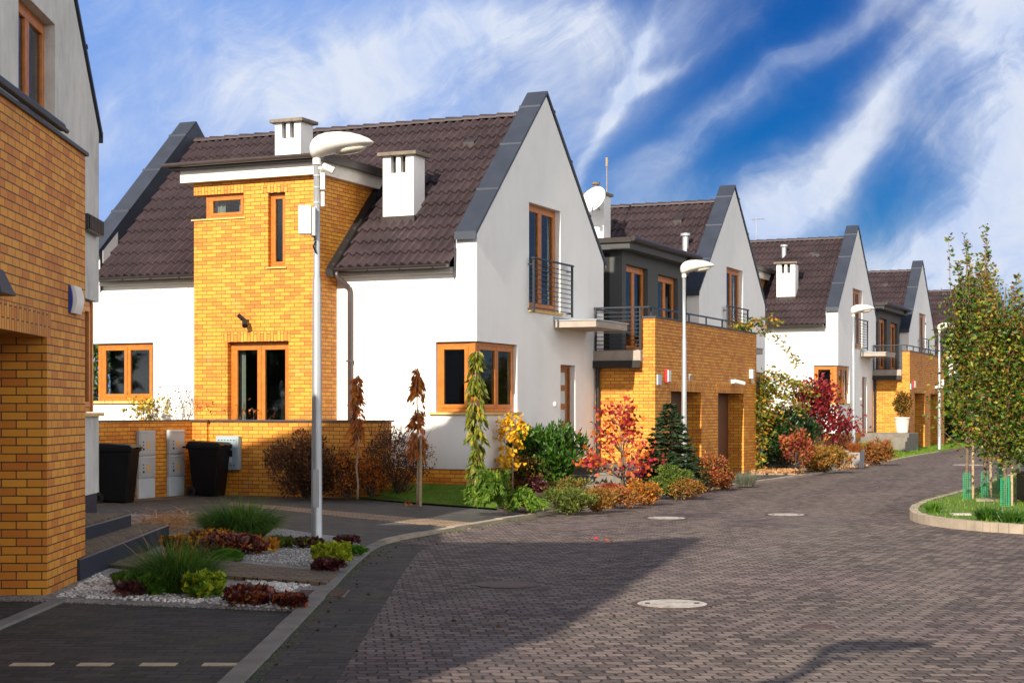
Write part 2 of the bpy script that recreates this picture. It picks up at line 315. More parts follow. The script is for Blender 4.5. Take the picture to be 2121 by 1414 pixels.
M['l_redor'] = island('leaf_red_orange', [(0, (.20, .010, .04)), (.35, (.48, .03, .06)), (.65, (.68, .15, .03)), (1, (.78, .34, .03))], .45, .42)
M['l_heu_dark'] = island('heuchera_purple', [(0, (.030, .008, .012)), (.5, (.075, .018, .022)), (1, (.17, .045, .035))], .45, .15, .6)
M['l_heu_lime'] = island('heuchera_lime', [(0, (.16, .22, .015)), (.5, (.34, .42, .025)), (1, (.58, .60, .05))], .5, T)
M['l_heu_green'] = island('heuchera_green', [(0, (.035, .12, .012)), (.5, (.075, .22, .018)), (1, (.20, .36, .03))], .5, T)
M['l_heu_orange'] = island('heuchera_orange', [(0, (.28, .09, .012)), (.5, (.52, .22, .02)), (1, (.66, .36, .04))], .5, T)
M['l_fern'] = island('juniper_green', [(0, (.035, .085, .010)), (.5, (.090, .19, .016)), (1, (.24, .34, .03))], .6, T)
M['l_spruce'] = island('spruce_needles', [(0, (.010, .022, .012)), (.5, (.026, .050, .020)), (1, (.060, .095, .034))], .6, .1)
M['l_lowmix'] = island('autumn_ground_shrub', [(0, (.10, .075, .02)), (.3, (.22, .16, .03)), (.6, (.40, .20, .035)), (.85, (.30, .06, .03)), (1, (.60, .40, .05))], .6, T)
M['l_lowgreen'] = island('green_ground_shrub', [(0, (.045, .075, .015)), (.5, (.11, .15, .025)), (1, (.26, .26, .05))], .6, T)
M['l_barb'] = island('barberry_leaf', [(0, (.14, .025, .025)), (.45, (.32, .06, .035)), (.8, (.48, .16, .04)), (1, (.55, .34, .05))], .55, T)
M['l_vine'] = island('vine_leaf', [(0, (.045, .075, .012)), (.45, (.13, .17, .02)), (.8, (.28, .28, .035)), (1, (.50, .30, .05))], .55, T)
M['l_rose'] = island('rose_leaf', [(0, (.05, .012, .014)), (.4, (.14, .02, .02)), (1, (.22, .06, .03))], .6, T)
M['l_bluegrass'] = island('blue_fescue', [(0, (.10, .12, .09)), (.5, (.19, .21, .15)), (1, (.33, .32, .22))], .7, T)

# ------------------------------------------------------------------ mesh helpers
class MB:
    def __init__(s, f=None): s.v = []; s.f = []; s.fn = f
    def add(s, vs, fs):
        k = len(s.v); s.v += [tuple(s.fn(*p)) if s.fn else tuple(p) for p in vs]; s.f += [tuple(i+k for i in q) for q in fs]; return s
    def box(s, x0, x1, y0, y1, z0, z1):
        s.add([(x0,y0,z0),(x1,y0,z0),(x1,y1,z0),(x0,y1,z0),(x0,y0,z1),(x1,y0,z1),(x1,y1,z1),(x0,y1,z1)], [(3,2,1,0),(4,5,6,7),(0,1,5,4),(1,2,6,5),(2,3,7,6),(3,0,4,7)]); return s
    def tube(s, pts, r, n=8, cap=True):
        pts = [Vector(p) for p in pts]; rs = r if isinstance(r, (list, tuple)) else [r]*len(pts); rings = []; up = None
        vs = []; fs = []
        for i, p in enumerate(pts):
            d = (pts[min(i+1, len(pts)-1)] - pts[max(i-1, 0)]);
            if d.length < 1e-9: d = Vector((0,0,1))
            d.normalize()
            if up is None: up = Vector((0,0,1)) if abs(d.z) < .9 else Vector((1,0,0))
            a = d.cross(up); a.normalize(); b = a.cross(d); b.normalize(); up = b
            for k in range(n):
                t = 2*math.pi*k/n; vs.append(tuple(p + (a*math.cos(t) + b*math.sin(t))*rs[i]))
            if i:
                o = (i-1)*n
                for k in range(n): fs.append((o+k, o+(k+1) % n, o+n+(k+1) % n, o+n+k))
        if cap:
            fs.append(tuple(range(n))[::-1]); o = (len(pts)-1)*n; fs.append(tuple(range(o, o+n)))
        return s.add(vs, fs)
    def lathe(s, prof, c=(0,0,0), n=24, sx=1, sy=1):
        vs = []; fs = []
        for r, z in prof:
            for k in range(n): t = 2*math.pi*k/n; vs.append((c[0]+r*sx*math.cos(t), c[1]+r*sy*math.sin(t), c[2]+z))
        for i in range(len(prof)-1):
            for k in range(n): fs.append((i*n+k, i*n+(k+1) % n, (i+1)*n+(k+1) % n, (i+1)*n+k))
        fs.append(tuple(range(n))[::-1]); o = (len(prof)-1)*n; fs.append(tuple(range(o, o+n)))
        return s.add(vs, fs)
    def prism(s, poly, z0, z1):
        n = len(poly); s.add([(x, y, z0) for x, y in poly] + [(x, y, z1) for x, y in poly], [tuple(range(n))[::-1], tuple(range(n, 2*n))] + [(i, (i+1) % n, n+(i+1) % n, n+i) for i in range(n)]); return s
    def obj(s, name, m, parent=None, bevel=0.0, smooth=False):
        me = bpy.data.meshes.new(name); me.from_pydata(s.v, [], s.f); me.validate(); me.materials.append(M[m] if isinstance(m, str) else m)
        bm = bmesh.new(); bm.from_mesh(me); bmesh.ops.recalc_face_normals(bm, faces=bm.faces[:]); bm.to_mesh(me); bm.free()
        if smooth:
            me.polygons.foreach_set('use_smooth', [True]*len(me.polygons))
        o = bpy.data.objects.new(name, me); COL.objects.link(o)
        if parent: o.parent = parent
        if bevel:
            b = o.modifiers.new('bevel', 'BEVEL'); b.width = bevel; b.segments = 2; b.limit_method = 'ANGLE'; b.angle_limit = R(50)
        return o
def tag(o, label=None, cat=None, group=None, kind=None):
    if label: o['label'] = label
    if cat: o['category'] = cat
    if group: o['group'] = group
    if kind: o['kind'] = kind
    return o
def thing(name, label, cat, loc=(0,0,0), rz=0.0, group=None):
    o = bpy.data.objects.new(name, None); COL.objects.link(o); o.location = loc; o.rotation_euler = (0, 0, rz); o.empty_display_size = .3
    return tag(o, label, cat, group)
def struct(o): return tag(o, kind='structure')
def copy_tree(src, loc, rz, label, group=None, scale=None):
    r = src.copy(); COL.objects.link(r); r.location = loc; r.rotation_euler = (0, 0, rz); r['label'] = label
    if scale: r.scale = scale
    if group: r['group'] = group
    for ch in src.children:
        c = ch.copy(); COL.objects.link(c); c.parent = r
        for g in ch.children:
            d = g.copy(); COL.objects.link(d); d.parent = c
    return r
def sheet(mb, outer, holes, f3):
    """flat polygon with holes; f3 maps 2-D to 3-D"""
    polys = [[Vector((a, b, 0)) for a, b in outer]] + [[Vector((a, b, 0)) for a, b in h] for h in holes]
    flat = [p for q in polys for p in q]; tris = tessellate_polygon(polys)
    mb.add([f3(p.x, p.y) for p in flat], [tuple(t) for t in tris])
def rect(a0, a1, b0, b1): return [(a0, b0), (a1, b0), (a1, b1), (a0, b1)]
def gnd(x, y, z=0.0):
    Yd = (1.65-z)*3350/(y-850); return ((x-1060.5)/3350*Yd, Yd)
TH = R(23.8)
VV = Vector((math.sin(TH), math.cos(TH), 0)); UU = Vector((math.cos(TH), -math.sin(TH), 0)); OA = Vector((-.664, 30.53, 0))
def hp(u, v, z=0.0, o=OA): p_ = o + UU*u + VV*v; return (p_.x, p_.y, z)
# ------------------------------------------------------------------ row houses
DEP = 6.8
def bbox_frame(mb, a0, a1, b0, b1, wd, d0, d1):
    """rectangular border of width wd in (a, b), from depth d0 to d1"""
    mb.box(a0, a1, b0, b0+wd, d0, d1); mb.box(a0, a1, b1-wd, b1, d0, d1)
    mb.box(a0, a0+wd, b0+wd, b1-wd, d0, d1); mb.box(a1-wd, a1, b0+wd, b1-wd, d0, d1)
def window(parent, fn, a0, a1, b0, b1, d=.12, sashes=(.5,), room=True, curtains=(), name='window', fw=.06, sw=.075, rd=1.5, wood='wood', blinds=()):
    """fn maps (a along the wall, b up, depth inwards); parts: frame > sash, pane, curtain, room"""
    f = MB(fn); bbox_frame(f, a0, a1, b0, b1, fw, d, d+.09); win = f.obj(name, wood, parent)
    cuts = [a0+fw] + [a0+fw+(a1-a0-2*fw)*s for s in sashes] + [a1-fw]
    for c0, c1 in zip(cuts[:-1], cuts[1:]):
        s = MB(fn); bbox_frame(s, c0+.004, c1-.004, b0+fw+.004, b1-fw-.004, sw, d-.012, d+.06); s.obj('sash', wood, win, .006)
        g = MB(fn); g.box(c0+.004+sw, c1-.004-sw, b0+fw+.004+sw, b1-fw-.004-sw, d+.02, d+.032); g.obj('pane', 'pane', win)
    for k, (c0, c1, z0, z1) in enumerate(curtains):
        g = MB(fn); n = max(6, int((c1-c0)/.03)); vs = []; fs = []
        for i in range(n+1):
            a = c0+(c1-c0)*i/n; dd = d+.16+.018*math.sin(i*1.9+k); vs += [(a, z0, dd), (a, z1, dd)]
            if i: fs.append((2*i-2, 2*i, 2*i+1, 2*i-1))
        g.add(vs, fs); g.obj('curtain', 'curtain', win)
    for (c0, c1, z0, z1) in blinds:
        g = MB(fn); z = z1
        while z > z0: g.add([(c0, z, d+.13), (c1, z, d+.13), (c1, z-.028, d+.155), (c0, z-.028, d+.155)], [(0,1,2,3)]); z -= .045
        g.obj('blind', 'blind', win)
    if room:
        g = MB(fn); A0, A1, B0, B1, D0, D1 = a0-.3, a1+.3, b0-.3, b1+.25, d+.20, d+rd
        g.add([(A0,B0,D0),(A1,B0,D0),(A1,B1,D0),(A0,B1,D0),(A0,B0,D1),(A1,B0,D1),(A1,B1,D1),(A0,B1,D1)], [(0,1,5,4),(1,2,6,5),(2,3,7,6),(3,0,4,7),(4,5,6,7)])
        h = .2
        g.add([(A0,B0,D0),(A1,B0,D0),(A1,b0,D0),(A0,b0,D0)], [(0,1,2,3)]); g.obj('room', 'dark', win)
    return win
def reveals(mb, fn, a0, a1, b0, b1, d, sill=True):
    m_ = MB(fn)
    m_.add([(a0,b0,0),(a0,b1,0),(a0,b1,d),(a0,b0,d)], [(0,1,2,3)]); m_.add([(a1,b0,0),(a1,b1,0),(a1,b1,d),(a1,b0,d)], [(0,1,2,3)])
    m_.add([(a0,b1,0),(a1,b1,0),(a1,b1,d),(a0,b1,d)], [(0,1,2,3)])
    if sill: m_.add([(a0,b0,0),(a1,b0,0),(a1,b0,d),(a0,b0,d)], [(0,1,2,3)])
    k = len(mb.v); mb.v += m_.v; mb.f += [tuple(i+k for i in f) for f in m_.f]

def tile_mesh(fn, x0, x1, y_eave, z_eave, y_ridge, z_ridge, skip=None):
    L = math.hypot(y_ridge-y_eave, z_ridge-z_eave); rows = 13; rs = L/rows; dy = (y_ridge-y_eave)/L; dz = (z_ridge-z_eave)/L
    ny, nz = -dz, dy
    if nz < 0: ny, nz = -ny, -nz
    tw = .19; n = max(8, int((x1-x0)/tw*6)); vs = []; fs = []
    rng = random.Random(5)
    xs = [x0+(x1-x0)*i/n for i in range(n+1)]
    def prof(x):
        t = ((x-x0)/tw) % 1.0
        return .050*(math.sin(math.pi*min(1, t/.58)) if t < .58 else -.40*math.sin(math.pi*(t-.58)/.42))
    for r in range(rows):
        s0 = r*rs-.02; s1 = (r+1)*rs+.015; k = len(vs)
        jit = [rng.uniform(-.004, .004) for _ in range(n//6+2)]
        for i, x in enumerate(xs):
            h = prof(x); j = jit[i//6]
            for s, hh in ((s0, h+.005-.0), (s0, h+.062+j), (s1, h+.006)):
                vs.append((x, y_eave+dy*s+ny*hh, z_eave+dz*s+nz*hh))
        for i in range(n):
            a = k+3*i; fs.append((a, a+3, a+4, a+1)); fs.append((a+1, a+4, a+5, a+2))
    return MB(fn).add(vs, fs)

def house(o, rz, kind, label, zo=0.0, du=0.0, detail=2, group='white gabled row houses with dark tiled roofs', left_window=True, tower=True, chimneys=(1, 2), door=True, plinth='brick', wallm='stucco'):
    """kind A has its street door side towards the camera; kind B is its mirror image"""
    root = thing('row_house', label, 'house', (o[0], o[1], zo), rz, group)
    hf = (lambda x, y, z: (x, y, z)) if kind == 'A' else (lambda x, y, z: (x, DEP-y, z))
    KZ, AZ = 5.01+du, 8.19+du; AY = DEP/2; XL = -9.12; EZ = 4.41+du; RZ = 7.82+du
    HW = 2.96 + (.16 if du > .3 else 0)
    # ---- white walls
    gab = MB(hf)
    outer = [(0, 1.62), (0, .54), (4.2, .54), (4.2, 2.63), (5.05, 2.63), (5.05, .54), (DEP, .54), (DEP, KZ), (AY, AZ), (0, KZ), (0, HW), (1.9, HW), (1.9, 1.62)]
    sheet(gab, outer, [rect(2.5, 4.2, 3.72+du, 5.88+du)], lambda a, b: (0, a, b))
    sh = [gab]
    gfn = lambda a, b, d: hf(-d, a, b)
    g2 = MB(); reveals(g2, gfn, 2.5, 4.2, 3.72+du, 5.88+du, .22); reveals(g2, gfn, 4.2, 5.05, .3, 2.63, .2, False)
    # corner opening reveals: head, foot and the two cheeks
    m_ = MB(hf); q = .22
    for zz in (1.62, HW): m_.add([(0,0,zz),(0,1.9,zz),(-q,1.9,zz),(-q,q,zz),(-.87,q,zz),(-.87,0,zz)], [(0,1,2,3),(0,3,4,5)])
    m_.add([(-.87,0,1.62),(-.87,q,1.62),(-.87,q,HW),(-.87,0,HW)], [(0,1,2,3)]); m_.add([(0,1.9,1.62),(-q,1.9,1.62),(-q,1.9,HW),(0,1.9,HW)], [(0,1,2,3)])
    for e in (g2, m_):
        k = len(gab.v); gab.v += e.v; gab.f += [tuple(i+k for i in f) for f in e.f]
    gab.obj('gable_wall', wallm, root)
    fw = MB(hf)
    lw = left_window
    outer = [(XL, .54), (0, .54), (0, 1.62), (-.87, 1.62), (-.87, HW), (0, HW), (0, KZ), (-.44, KZ), (-.44, EZ-.03), (-8.68, EZ-.03), (-8.68, KZ), (XL, KZ)]
    if lw: outer += [(XL, 3.06), (-7.4, 3.06), (-7.4, 1.85), (XL, 1.85)]
    sheet(fw, outer, [rect(-5.8, -3.1, .62, 4.2)] if (kind == 'A' and tower) else [], lambda a, b: (a, 0, b))
    for x0, x1 in ((-.44, 0), (XL, -8.68)):      # parapet shoulders return behind the eaves
        xx = x0 if x0 > -5 else x1
        fw.add([(xx, 0, EZ-.1), (xx, .5, EZ-.1), (xx, .5, KZ+.45), (xx, 0, KZ)], [(0,1,2,3)])
    if lw:
        fw.add([(-7.4,0,1.85),(-7.4,.2,1.85),(-7.4,.2,3.06),(-7.4,0,3.06)], [(0,1,2,3)])
        for zz in (1.85, 3.06): fw.add([(XL,0,zz),(-7.4,0,zz),(-7.4,.2,zz),(-8.8,.2,zz),(-8.8,1.0,zz),(XL,1.0,zz)], [(0,1,2,3),(0,3,4,5)])
    fw.obj('front_wall', 'stucco', root)
    bw_ = MB(hf); sheet(bw_, [(XL, .54), (0, .54), (0, KZ), (-.44, KZ), (-.44, EZ-.03), (-8.68, EZ-.03), (-8.68, KZ), (XL, KZ)], [], lambda a, b: (a, DEP, b))
    for xx in (-.44, -8.68): bw_.add([(xx, DEP, EZ-.1), (xx, DEP-.5, EZ-.1), (xx, DEP-.5, KZ+.45), (xx, DEP, KZ)], [(0,1,2,3)])
    bw_.obj('rear_wall', 'stucco', root)
    lg = MB(hf); outer = [(0, .54), (DEP, .54), (DEP, KZ), (AY, AZ), (0, KZ)] + ([(0, 3.06), (1.0, 3.06), (1.0, 1.85), (0, 1.85)] if lw else [])
    sheet(lg, outer, [], lambda a, b: (XL, a, b)); lg.obj('party_gable', 'stucco', root)
    pl = MB(hf); e = .02
    pl.add([(XL+e,e,-.6),(-e,e,-.6),(-e,e,.56),(XL+e,e,.56)], [(0,1,2,3)]); pl.add([(-e,e,-.6),(-e,DEP-e,-.6),(-e,DEP-e,.56),(-e,e,.56)], [(0,1,2,3)])
    pl.add([(-e,DEP-e,-.6),(XL+e,DEP-e,-.6),(XL+e,DEP-e,.56),(-e,DEP-e,.56)], [(0,1,2,3)]); pl.add([(0,0,.54),(XL,0,.54),(XL,e,.54),(0,e,.54)], [(0,1,2,3)]); pl.obj('brick_plinth' if plinth == 'brick' else 'plinth', plinth, root)
    # ---- copings over the two parapets
    for xa, xb, inner in ((-.42, .035, -1), (XL-.035, -8.70, 1)):
        c = MB(hf); n_ = []
        for (y, z) in ((-.09, KZ-.055), (AY, AZ+.03), (DEP+.09, KZ-.055)): n_.append((y, z))
        for i in (0, 1):
            (ya, za), (yb, zb) = n_[i], n_[i+1]
            c.add([(xa,ya,za),(xb,ya,za),(xb,yb,zb),(xa,yb,zb),(xa,ya,za+.07),(xb,ya,za+.07),(xb,yb,zb+.07),(xa,yb,zb+.07)], [(3,2,1,0),(4,5,6,7),(0,1,5,4),(1,2,6,5),(2,3,7,6),(3,0,4,7)])
        cop = c.obj('parapet_coping', 'coping', root)
        s = MB(hf); xi = xa if inner < 0 else xb
        sgn = -.012 if inner < 0 else .012
        s.box(*sorted((xi, xi+sgn)), 0, .001, KZ-.5, KZ-.5+.001) if False else None
        for (ya, za), (yb, zb) in ((n_[0], n_[1]), (n_[1], n_[2])):
            ya_, yb_ = ya, yb
            s.add([(xi+sgn,ya_,za-.85),(xi+sgn,yb_,zb-.85),(xi+sgn,yb_,zb+.055),(xi+sgn,ya_,za+.055)], [(0,1,2,3)])
        s.obj('side_cladding', 'coping', cop)
        for t in (.28, .60, .88):
            for (ya, za), (yb, zb) in ((n_[0], n_[1]), (n_[2], n_[1])):
                s = MB(hf); y, z = ya+(yb-ya)*t, za+(zb-za)*t; y2, z2 = ya+(yb-ya)*(t+.012), za+(zb-za)*(t+.012)
                s.add([(xa-.01,y,z+.07),(xb+.01,y,z+.07),(xb+.01,y2,z2+.07),(xa-.01,y2,z2+.07),(xa-.01,y,z+.105),(xb+.01,y,z+.105),(xb+.01,y2,z2+.09),(xa-.01,y2,z2+.09)], [(3,2,1,0),(4,5,6,7),(0,1,5,4),(1,2,6,5),(2,3,7,6),(3,0,4,7)]); s.obj('coping_seam', 'coping', cop)
        for y0, y1 in ((-.115, -.09), (DEP+.09, DEP+.115)): s = MB(hf); s.box(xa, xb, y0, y1, KZ-.13, KZ+.02); s.obj('coping_lip', 'coping', cop)
    # ---- tiled roof
    roof = tile_mesh(hf, -8.70, -.42, -.25, EZ, AY, RZ).obj('roof', 'tile', root)
    tile_mesh(hf, -8.70, -.42, DEP+.25, EZ, AY, RZ).obj('rear_slope', 'tile', roof)
    r = MB(hf); x = -8.69; i = 0
    while x < -.45:
        x2 = min(x+.40, -.43); pr = []; 
        for k in range(9):
            t = math.pi*k/8; pr.append((.115*math.cos(t), .095*math.sin(t)))
        vs = [(x, AY+a*1.12, RZ-.01+b*1.15) for a, b in pr] + [(x2+.02, AY+a*.95, RZ-.02+b*.95) for a, b in pr]
        r.add(vs, [(k, k+1, k+10, k+9) for k in range(8)] + [tuple(range(9)), tuple(range(9, 18))]); x = x2; i += 1
    r.obj('ridge_tiles', 'tile', roof)
    gutters = [(-2.97, -.46), (-8.72, -5.95)] if (kind == 'A' and tower) else [(-8.72, -.46)]
    def gut(spans, ysign, y0):
        for a, b in spans:
            g = MB(hf); pr = [(math.cos(t)*.07, math.sin(t)*.07) for t in [math.pi + math.pi*k/8 for k in range(9)]]
            vs = []
            for xx in (a, b): vs += [(xx, y0+p_[0], EZ+.0+p_[1]) for p_ in pr]
            g.add(vs, [(k, k+1, k+10, k+9) for k in range(8)] + [tuple(range(9)), tuple(range(9, 18))])
            g.box(a, b, y0+(.055 if ysign < 0 else -.075), y0+(.075 if ysign < 0 else -.055), EZ-.08, EZ+.02)
            for k in range(int((b-a)/.7)+1): g.box(a+.1+k*.7, a+.12+k*.7, y0-.073, y0+.073, EZ-.074, EZ-.060)
            g.obj('gutter', 'gutter', root)
            f_ = MB(hf); f_.box(a+.02, b-.01, *( (-.10, -.003) if ysign < 0 else (DEP+.003, DEP+.10)), EZ-.15, EZ-.07); f_.obj('fascia', 'fascia', root)
    gut(gutters, -1, -.32); gut([(-8.72, -.46)], 1, DEP+.32)
    if kind == 'A' and tower:
        d = MB(hf); d.tube([(-2.86, -.32, EZ-.06), (-2.86, -.30, EZ-.16), (-2.72, -.10, EZ-.34), (-2.70, -.075, EZ-.45), (-2.70, -.075, .3)], .045, 10); dp = d.obj('downpipe', 'pipe', root, 0, True)
        for z in (2.6, .9): d = MB(hf); d.box(-2.76, -2.64, -.13, 0, z, z+.03); d.obj('bracket', 'pipe', dp)
    # ---- gable openings
    window(root, gfn, 2.5, 4.2, 3.72+du, 5.88+du, .13, (.5,), curtains=[(3.75, 4.08, 3.8+du, 5.7+du), (2.6, 2.75, 3.8+du, 5.7+du)] if detail else [], name='balcony_door', wood='wood', fw=.06, sw=.085)
    s = MB(hf); s.box(-.15, .05, 2.47, 4.23, 3.66+du, 3.715+du); s.obj('balcony_sill', 'sill', root)
    if wallm == 'stucco':
        r = MB(hf); b0, b1 = 2.42, 4.56; zt, zb = 4.72+du, 3.70+du
        for y in (b0, b1-.04): r.box(.11, .15, y, y+.04, zb-.06, zt)
        r.box(.10, .16, b0-.03, b1+.03, zt, zt+.035)
        for y in (b0, b1-.04):
            for z in (zt-.12, zb): r.box(0, .11, y+.01, y+.03, z, z+.03)
        ra = r.obj('balcony_railing', 'rail', root)
        r = MB(hf)
        for k in range(10): z = zb+.02+(zt-zb-.04)*k/10; r.box(.122, .138, b0, b1, z, z+.016)
        r.obj('rail_bar', 'rail', ra)
    # corner window
    fn_f = lambda a, b, d: hf(a, d, b); fn_g = gfn
    window(root, fn_f, -.865, -.155, 1.63, HW-.01, .08, (), room=False, name='corner_window')
    w2_ = window(root, fn_g, .155, 1.895, 1.63, HW-.01, .08, (.52,), room=False, name='corner_window', blinds=[(.22, 1.0, 2.2, 2.9), (1.05, 1.4, 2.2, 2.9)] if detail else [], curtains=[(1.45, 1.80, 1.7, 2.9)], wood='wood')
    c = MB(hf); c.box(-.155, -.06, .06, .155, 1.63, HW-.01); c.obj('corner_post', 'wood', w2_)
    c = MB(hf); c.add([(-2.6,.30,1.3),(-.3,.30,1.3),(-.3,2.8,1.3),(-2.6,2.8,1.3),(-2.6,.30,3.2),(-.3,.30,3.2),(-.3,2.8,3.2),(-2.6,2.8,3.2)], [(0,1,2,3),(4,5,6,7),(2,3,7,6),(3,0,4,7)]); c.add([(-2.6,.30,1.3),(-.92,.30,1.3),(-.92,.30,3.2),(-2.6,.30,3.2)], [(0,1,2,3)]); c.obj('room', 'dark', w2_)
    c = MB(hf); c.box(-.99, .06, -.06, .25, 1.575, 1.622); c.box(-.25, .06, .25, 2.0, 1.575, 1.622); c.obj('window_sill', 'sill', root)
    if lw:
        wl = window(root, fn_f, -8.80, -7.41, 1.86, 3.05, .08, (.5,), room=False, curtains=[(-8.32, -8.22, 1.9, 3.0)], name='window')
        c = MB(hf); c.box(-8.86, -8.78, .08, .17, 1.86, 3.05); c.obj('corner_post', 'wood', wl)
        c = MB(hf); c.add([(-8.8,.4,1.7),(-7.0,.4,1.7),(-7.0,2.4,1.7),(-8.8,2.4,1.7),(-8.8,.4,3.2),(-7.0,.4,3.2),(-7.0,2.4,3.2),(-8.8,2.4,3.2)], [(0,1,2,3),(4,5,6,7),(2,3,7,6),(3,0,4,7),(1,2,6,5)]); c.obj('room', 'dark', wl)
        c = MB(hf); c.box(XL-.05, -7.36, -.06, .2, 1.80, 1.852); c.obj('window_sill', 'sill', root)
    if door:
        d = MB(gfn); bbox_frame(d, 4.2, 5.05, .3, 2.63, .07, .12, .2); fd = d.obj('front_door', 'wood_dark', root)
        d = MB(gfn); d.box(4.27, 4.98, .37, 2.56, .15, .19); d.obj('door_leaf', 'wood_dark', fd)
        for k in range(4):
            z = 1.0+k*.40; g = MB(gfn); g.box(4.50, 4.80, z, z+.27, .142, .15); g.obj('pane', 'grey_box_light', fd)
            g = MB(gfn); bbox_frame(g, 4.46, 4.84, z-.04, z+.31, .04, .135, .15); g.obj('moulding', 'wood_dark', fd)
        g = MB(gfn); g.tube([(4.90, 1.35, .15), (4.90, 1.35, .09), (4.82, 1.35, .09)], .012, 6); g.obj('handle', 'pole', fd)
        c = MB(hf); c.box(0, .95, 3.82, 5.75, 3.39, 3.53); cn = c.obj('canopy', 'concrete', root, .01)
        c = MB(hf); c.box(0, .975, 3.80, 5.77, 3.53, 3.555); c.box(-.0, .02, 3.8, 5.77, 3.555, 3.62); c.obj('canopy_flashing', 'pole', cn)
        c = MB(hf); c.lathe([(.0, 0), (.05, 0), (.055, .02), (.04, .045), (0, .05)], (0, 0, 0), 12); c.v = [hf(z_, 3.85+y_ if kind == 'A' else DEP-(3.85+y_) if False else 3.85+y_, 1.78+x_) for x_, y_, z_ in [tuple(v_) for v_ in [(a[0], (a[1] if kind == 'A' else DEP-a[1]), a[2]) for a in c.v]]]; c.obj('door_bell', 'white_plastic', root)
    # ---- brick tower with flat roof
    if kind == 'A' and tower:
        y0 = -.7; xl, xr, zt = -5.9, -3.03, 6.17; t = MB(hf); tf = lambda a, b, d: hf(a, y0+d, b)
        sheet(t, [(xl, -.6), (xr, -.6), (xr, zt), (xl, zt), (xl, 5.93), (-4.73, 5.93), (-4.73, 5.45), (xl, 5.45)], [rect(-4.17, -3.78, 4.44, 5.89), rect(-5.11, -3.70, .4, 3.0)], lambda a, b: (a, y0, b))
        sheet(t, [(y0, -.6), (2.3, -.6), (2.3, zt), (y0, zt)], [], lambda a, b: (xr, a, b))
        sheet(t, [(y0, -.6), (2.3, -.6), (2.3, zt), (y0, zt), (y0, 5.93), (.3, 5.93), (.3, 5.45), (y0, 5.45)], [], lambda a, b: (xl, a, b))
        r1 = MB(); reveals(r1, tf, -4.17, -3.78, 4.44, 5.89, .2); reveals(r1, tf, -5.11, -3.70, .4, 3.0, .25)
        t.v += []; k = len(t.v); t.v += r1.v; t.f += [tuple(i+k for i in f) for f in r1.f]
        for zz in (5.45, 5.93): t.add([(xl,y0,zz),(-4.73,y0,zz),(-4.73,.3,zz),(xl,.3,zz)], [(0,1,2,3)])
        t.add([(-4.73,y0,5.45),(-4.73,.3,5.45),(-4.73,.3,5.93),(-4.73,y0,5.93)], [(0,1,2,3)])
        tw = t.obj('brick_tower', 'brick', root)
        s = MB(tf)
        pass
        for bb in ((xl, -4.72, 5.932, 6.09), (-4.30, -3.72, 5.892, 6.05), (-5.20, -3.66, 3.002, 3.20)): s = MB(tf); s.box(*bb, -.004, .05); s.obj('soldier_course', 'soldier', tw)
        for bb in ((xl-.05, -4.68, y0-.03, .2, 5.425, 5.452), (-4.2, -3.74, y0-.03, y0+.1, 4.415, 4.442)): s = MB(hf); s.box(*bb); s.obj('brick_sill', 'sill', tw)
        w_ = window(root, tf, -5.61, -4.735, 5.455, 5.925, .08, (), room=False, curtains=[(-5.5, -5.3, 5.5, 5.85), (-5.0, -4.85, 5.5, 5.85)], name='window', fw=.05, sw=.06)
        c = MB(hf); c.box(-5.66, -5.60, y0+.08, y0+.9, 5.455, 5.53); c.box(-5.66, -5.60, y0+.08, y0+.9, 5.86, 5.925); c.box(-5.66, -5.60, y0+.08, y0+.2, 5.53, 5.86); c.obj('side_frame', 'wood', w_)
        window(root, tf, -4.165, -3.785, 4.445, 5.885, .10, (), name='window', fw=.05, sw=.055, curtains=[], rd=.42)
        window(root, tf, -5.105, -3.705, .42, 2.99, .13, (.5,), name='terrace_door', fw=.06, sw=.085, curtains=[(-5.0, -4.86, .5, 2.9)])
        s = MB(tf); s.tube([(-4.62, 3.42, -.0), (-4.62, 3.40, -.14)], .02, 6); s.tube([(-4.62, 3.40, -.12), (-4.72, 3.52, -.22)], .045, 8); s.tube([(-4.62, 3.40, -.12), (-4.57, 3.30, -.2)], .06, 8); s.obj('wall_spotlight', 'black', root)
        rf = MB(hf); rf.box(-6.30, -2.74, -1.0, 2.2, 6.42, 6.56); fr = rf.obj('flat_roof', 'gutter', root)
        rf = MB(hf); rf.box(-6.12, -2.90, -.86, 2.0, 6.175, 6.42); rf.obj('fascia', 'fascia', fr)
        rf = MB(hf); pr = [(math.cos(t)*.075, math.sin(t)*.075) for t in [math.pi + math.pi*k/8 for k in range(9)]]; vs = []
        for xx in (-6.36, -2.80): vs += [(xx, -1.08+p_[0], 6.53+p_[1]) for p_ in pr]
        rf.add(vs, [(k, k+1, k+10, k+9) for k in range(8)] + [tuple(range(9)), tuple(range(9, 18))])
        rf.tube([(-2.98, -.80, 6.35), (-2.93, -.78, 6.15)], .0, 3) if False else None
        rf.obj('gutter', 'pipe', fr)
        # lead flashing between the tower cheek and the tiles
        fl = MB(hf); ya, yb = -.42, 2.05; za, zb = EZ+(ya+.25)*.935, EZ+(yb+.25)*.935
        fl.add([(xr,ya,za),(xr+.16,ya,za),(xr+.16,yb,zb),(xr,yb,zb),(xr,ya,za+.16),(xr+.14,ya,za+.12),(xr+.14,yb,zb+.12),(xr,yb,zb+.16)], [(3,2,1,0),(4,5,6,7),(0,1,5,4),(1,2,6,5),(2,3,7,6),(3,0,4,7)]); fl.obj('lead_flashing', 'black', root)
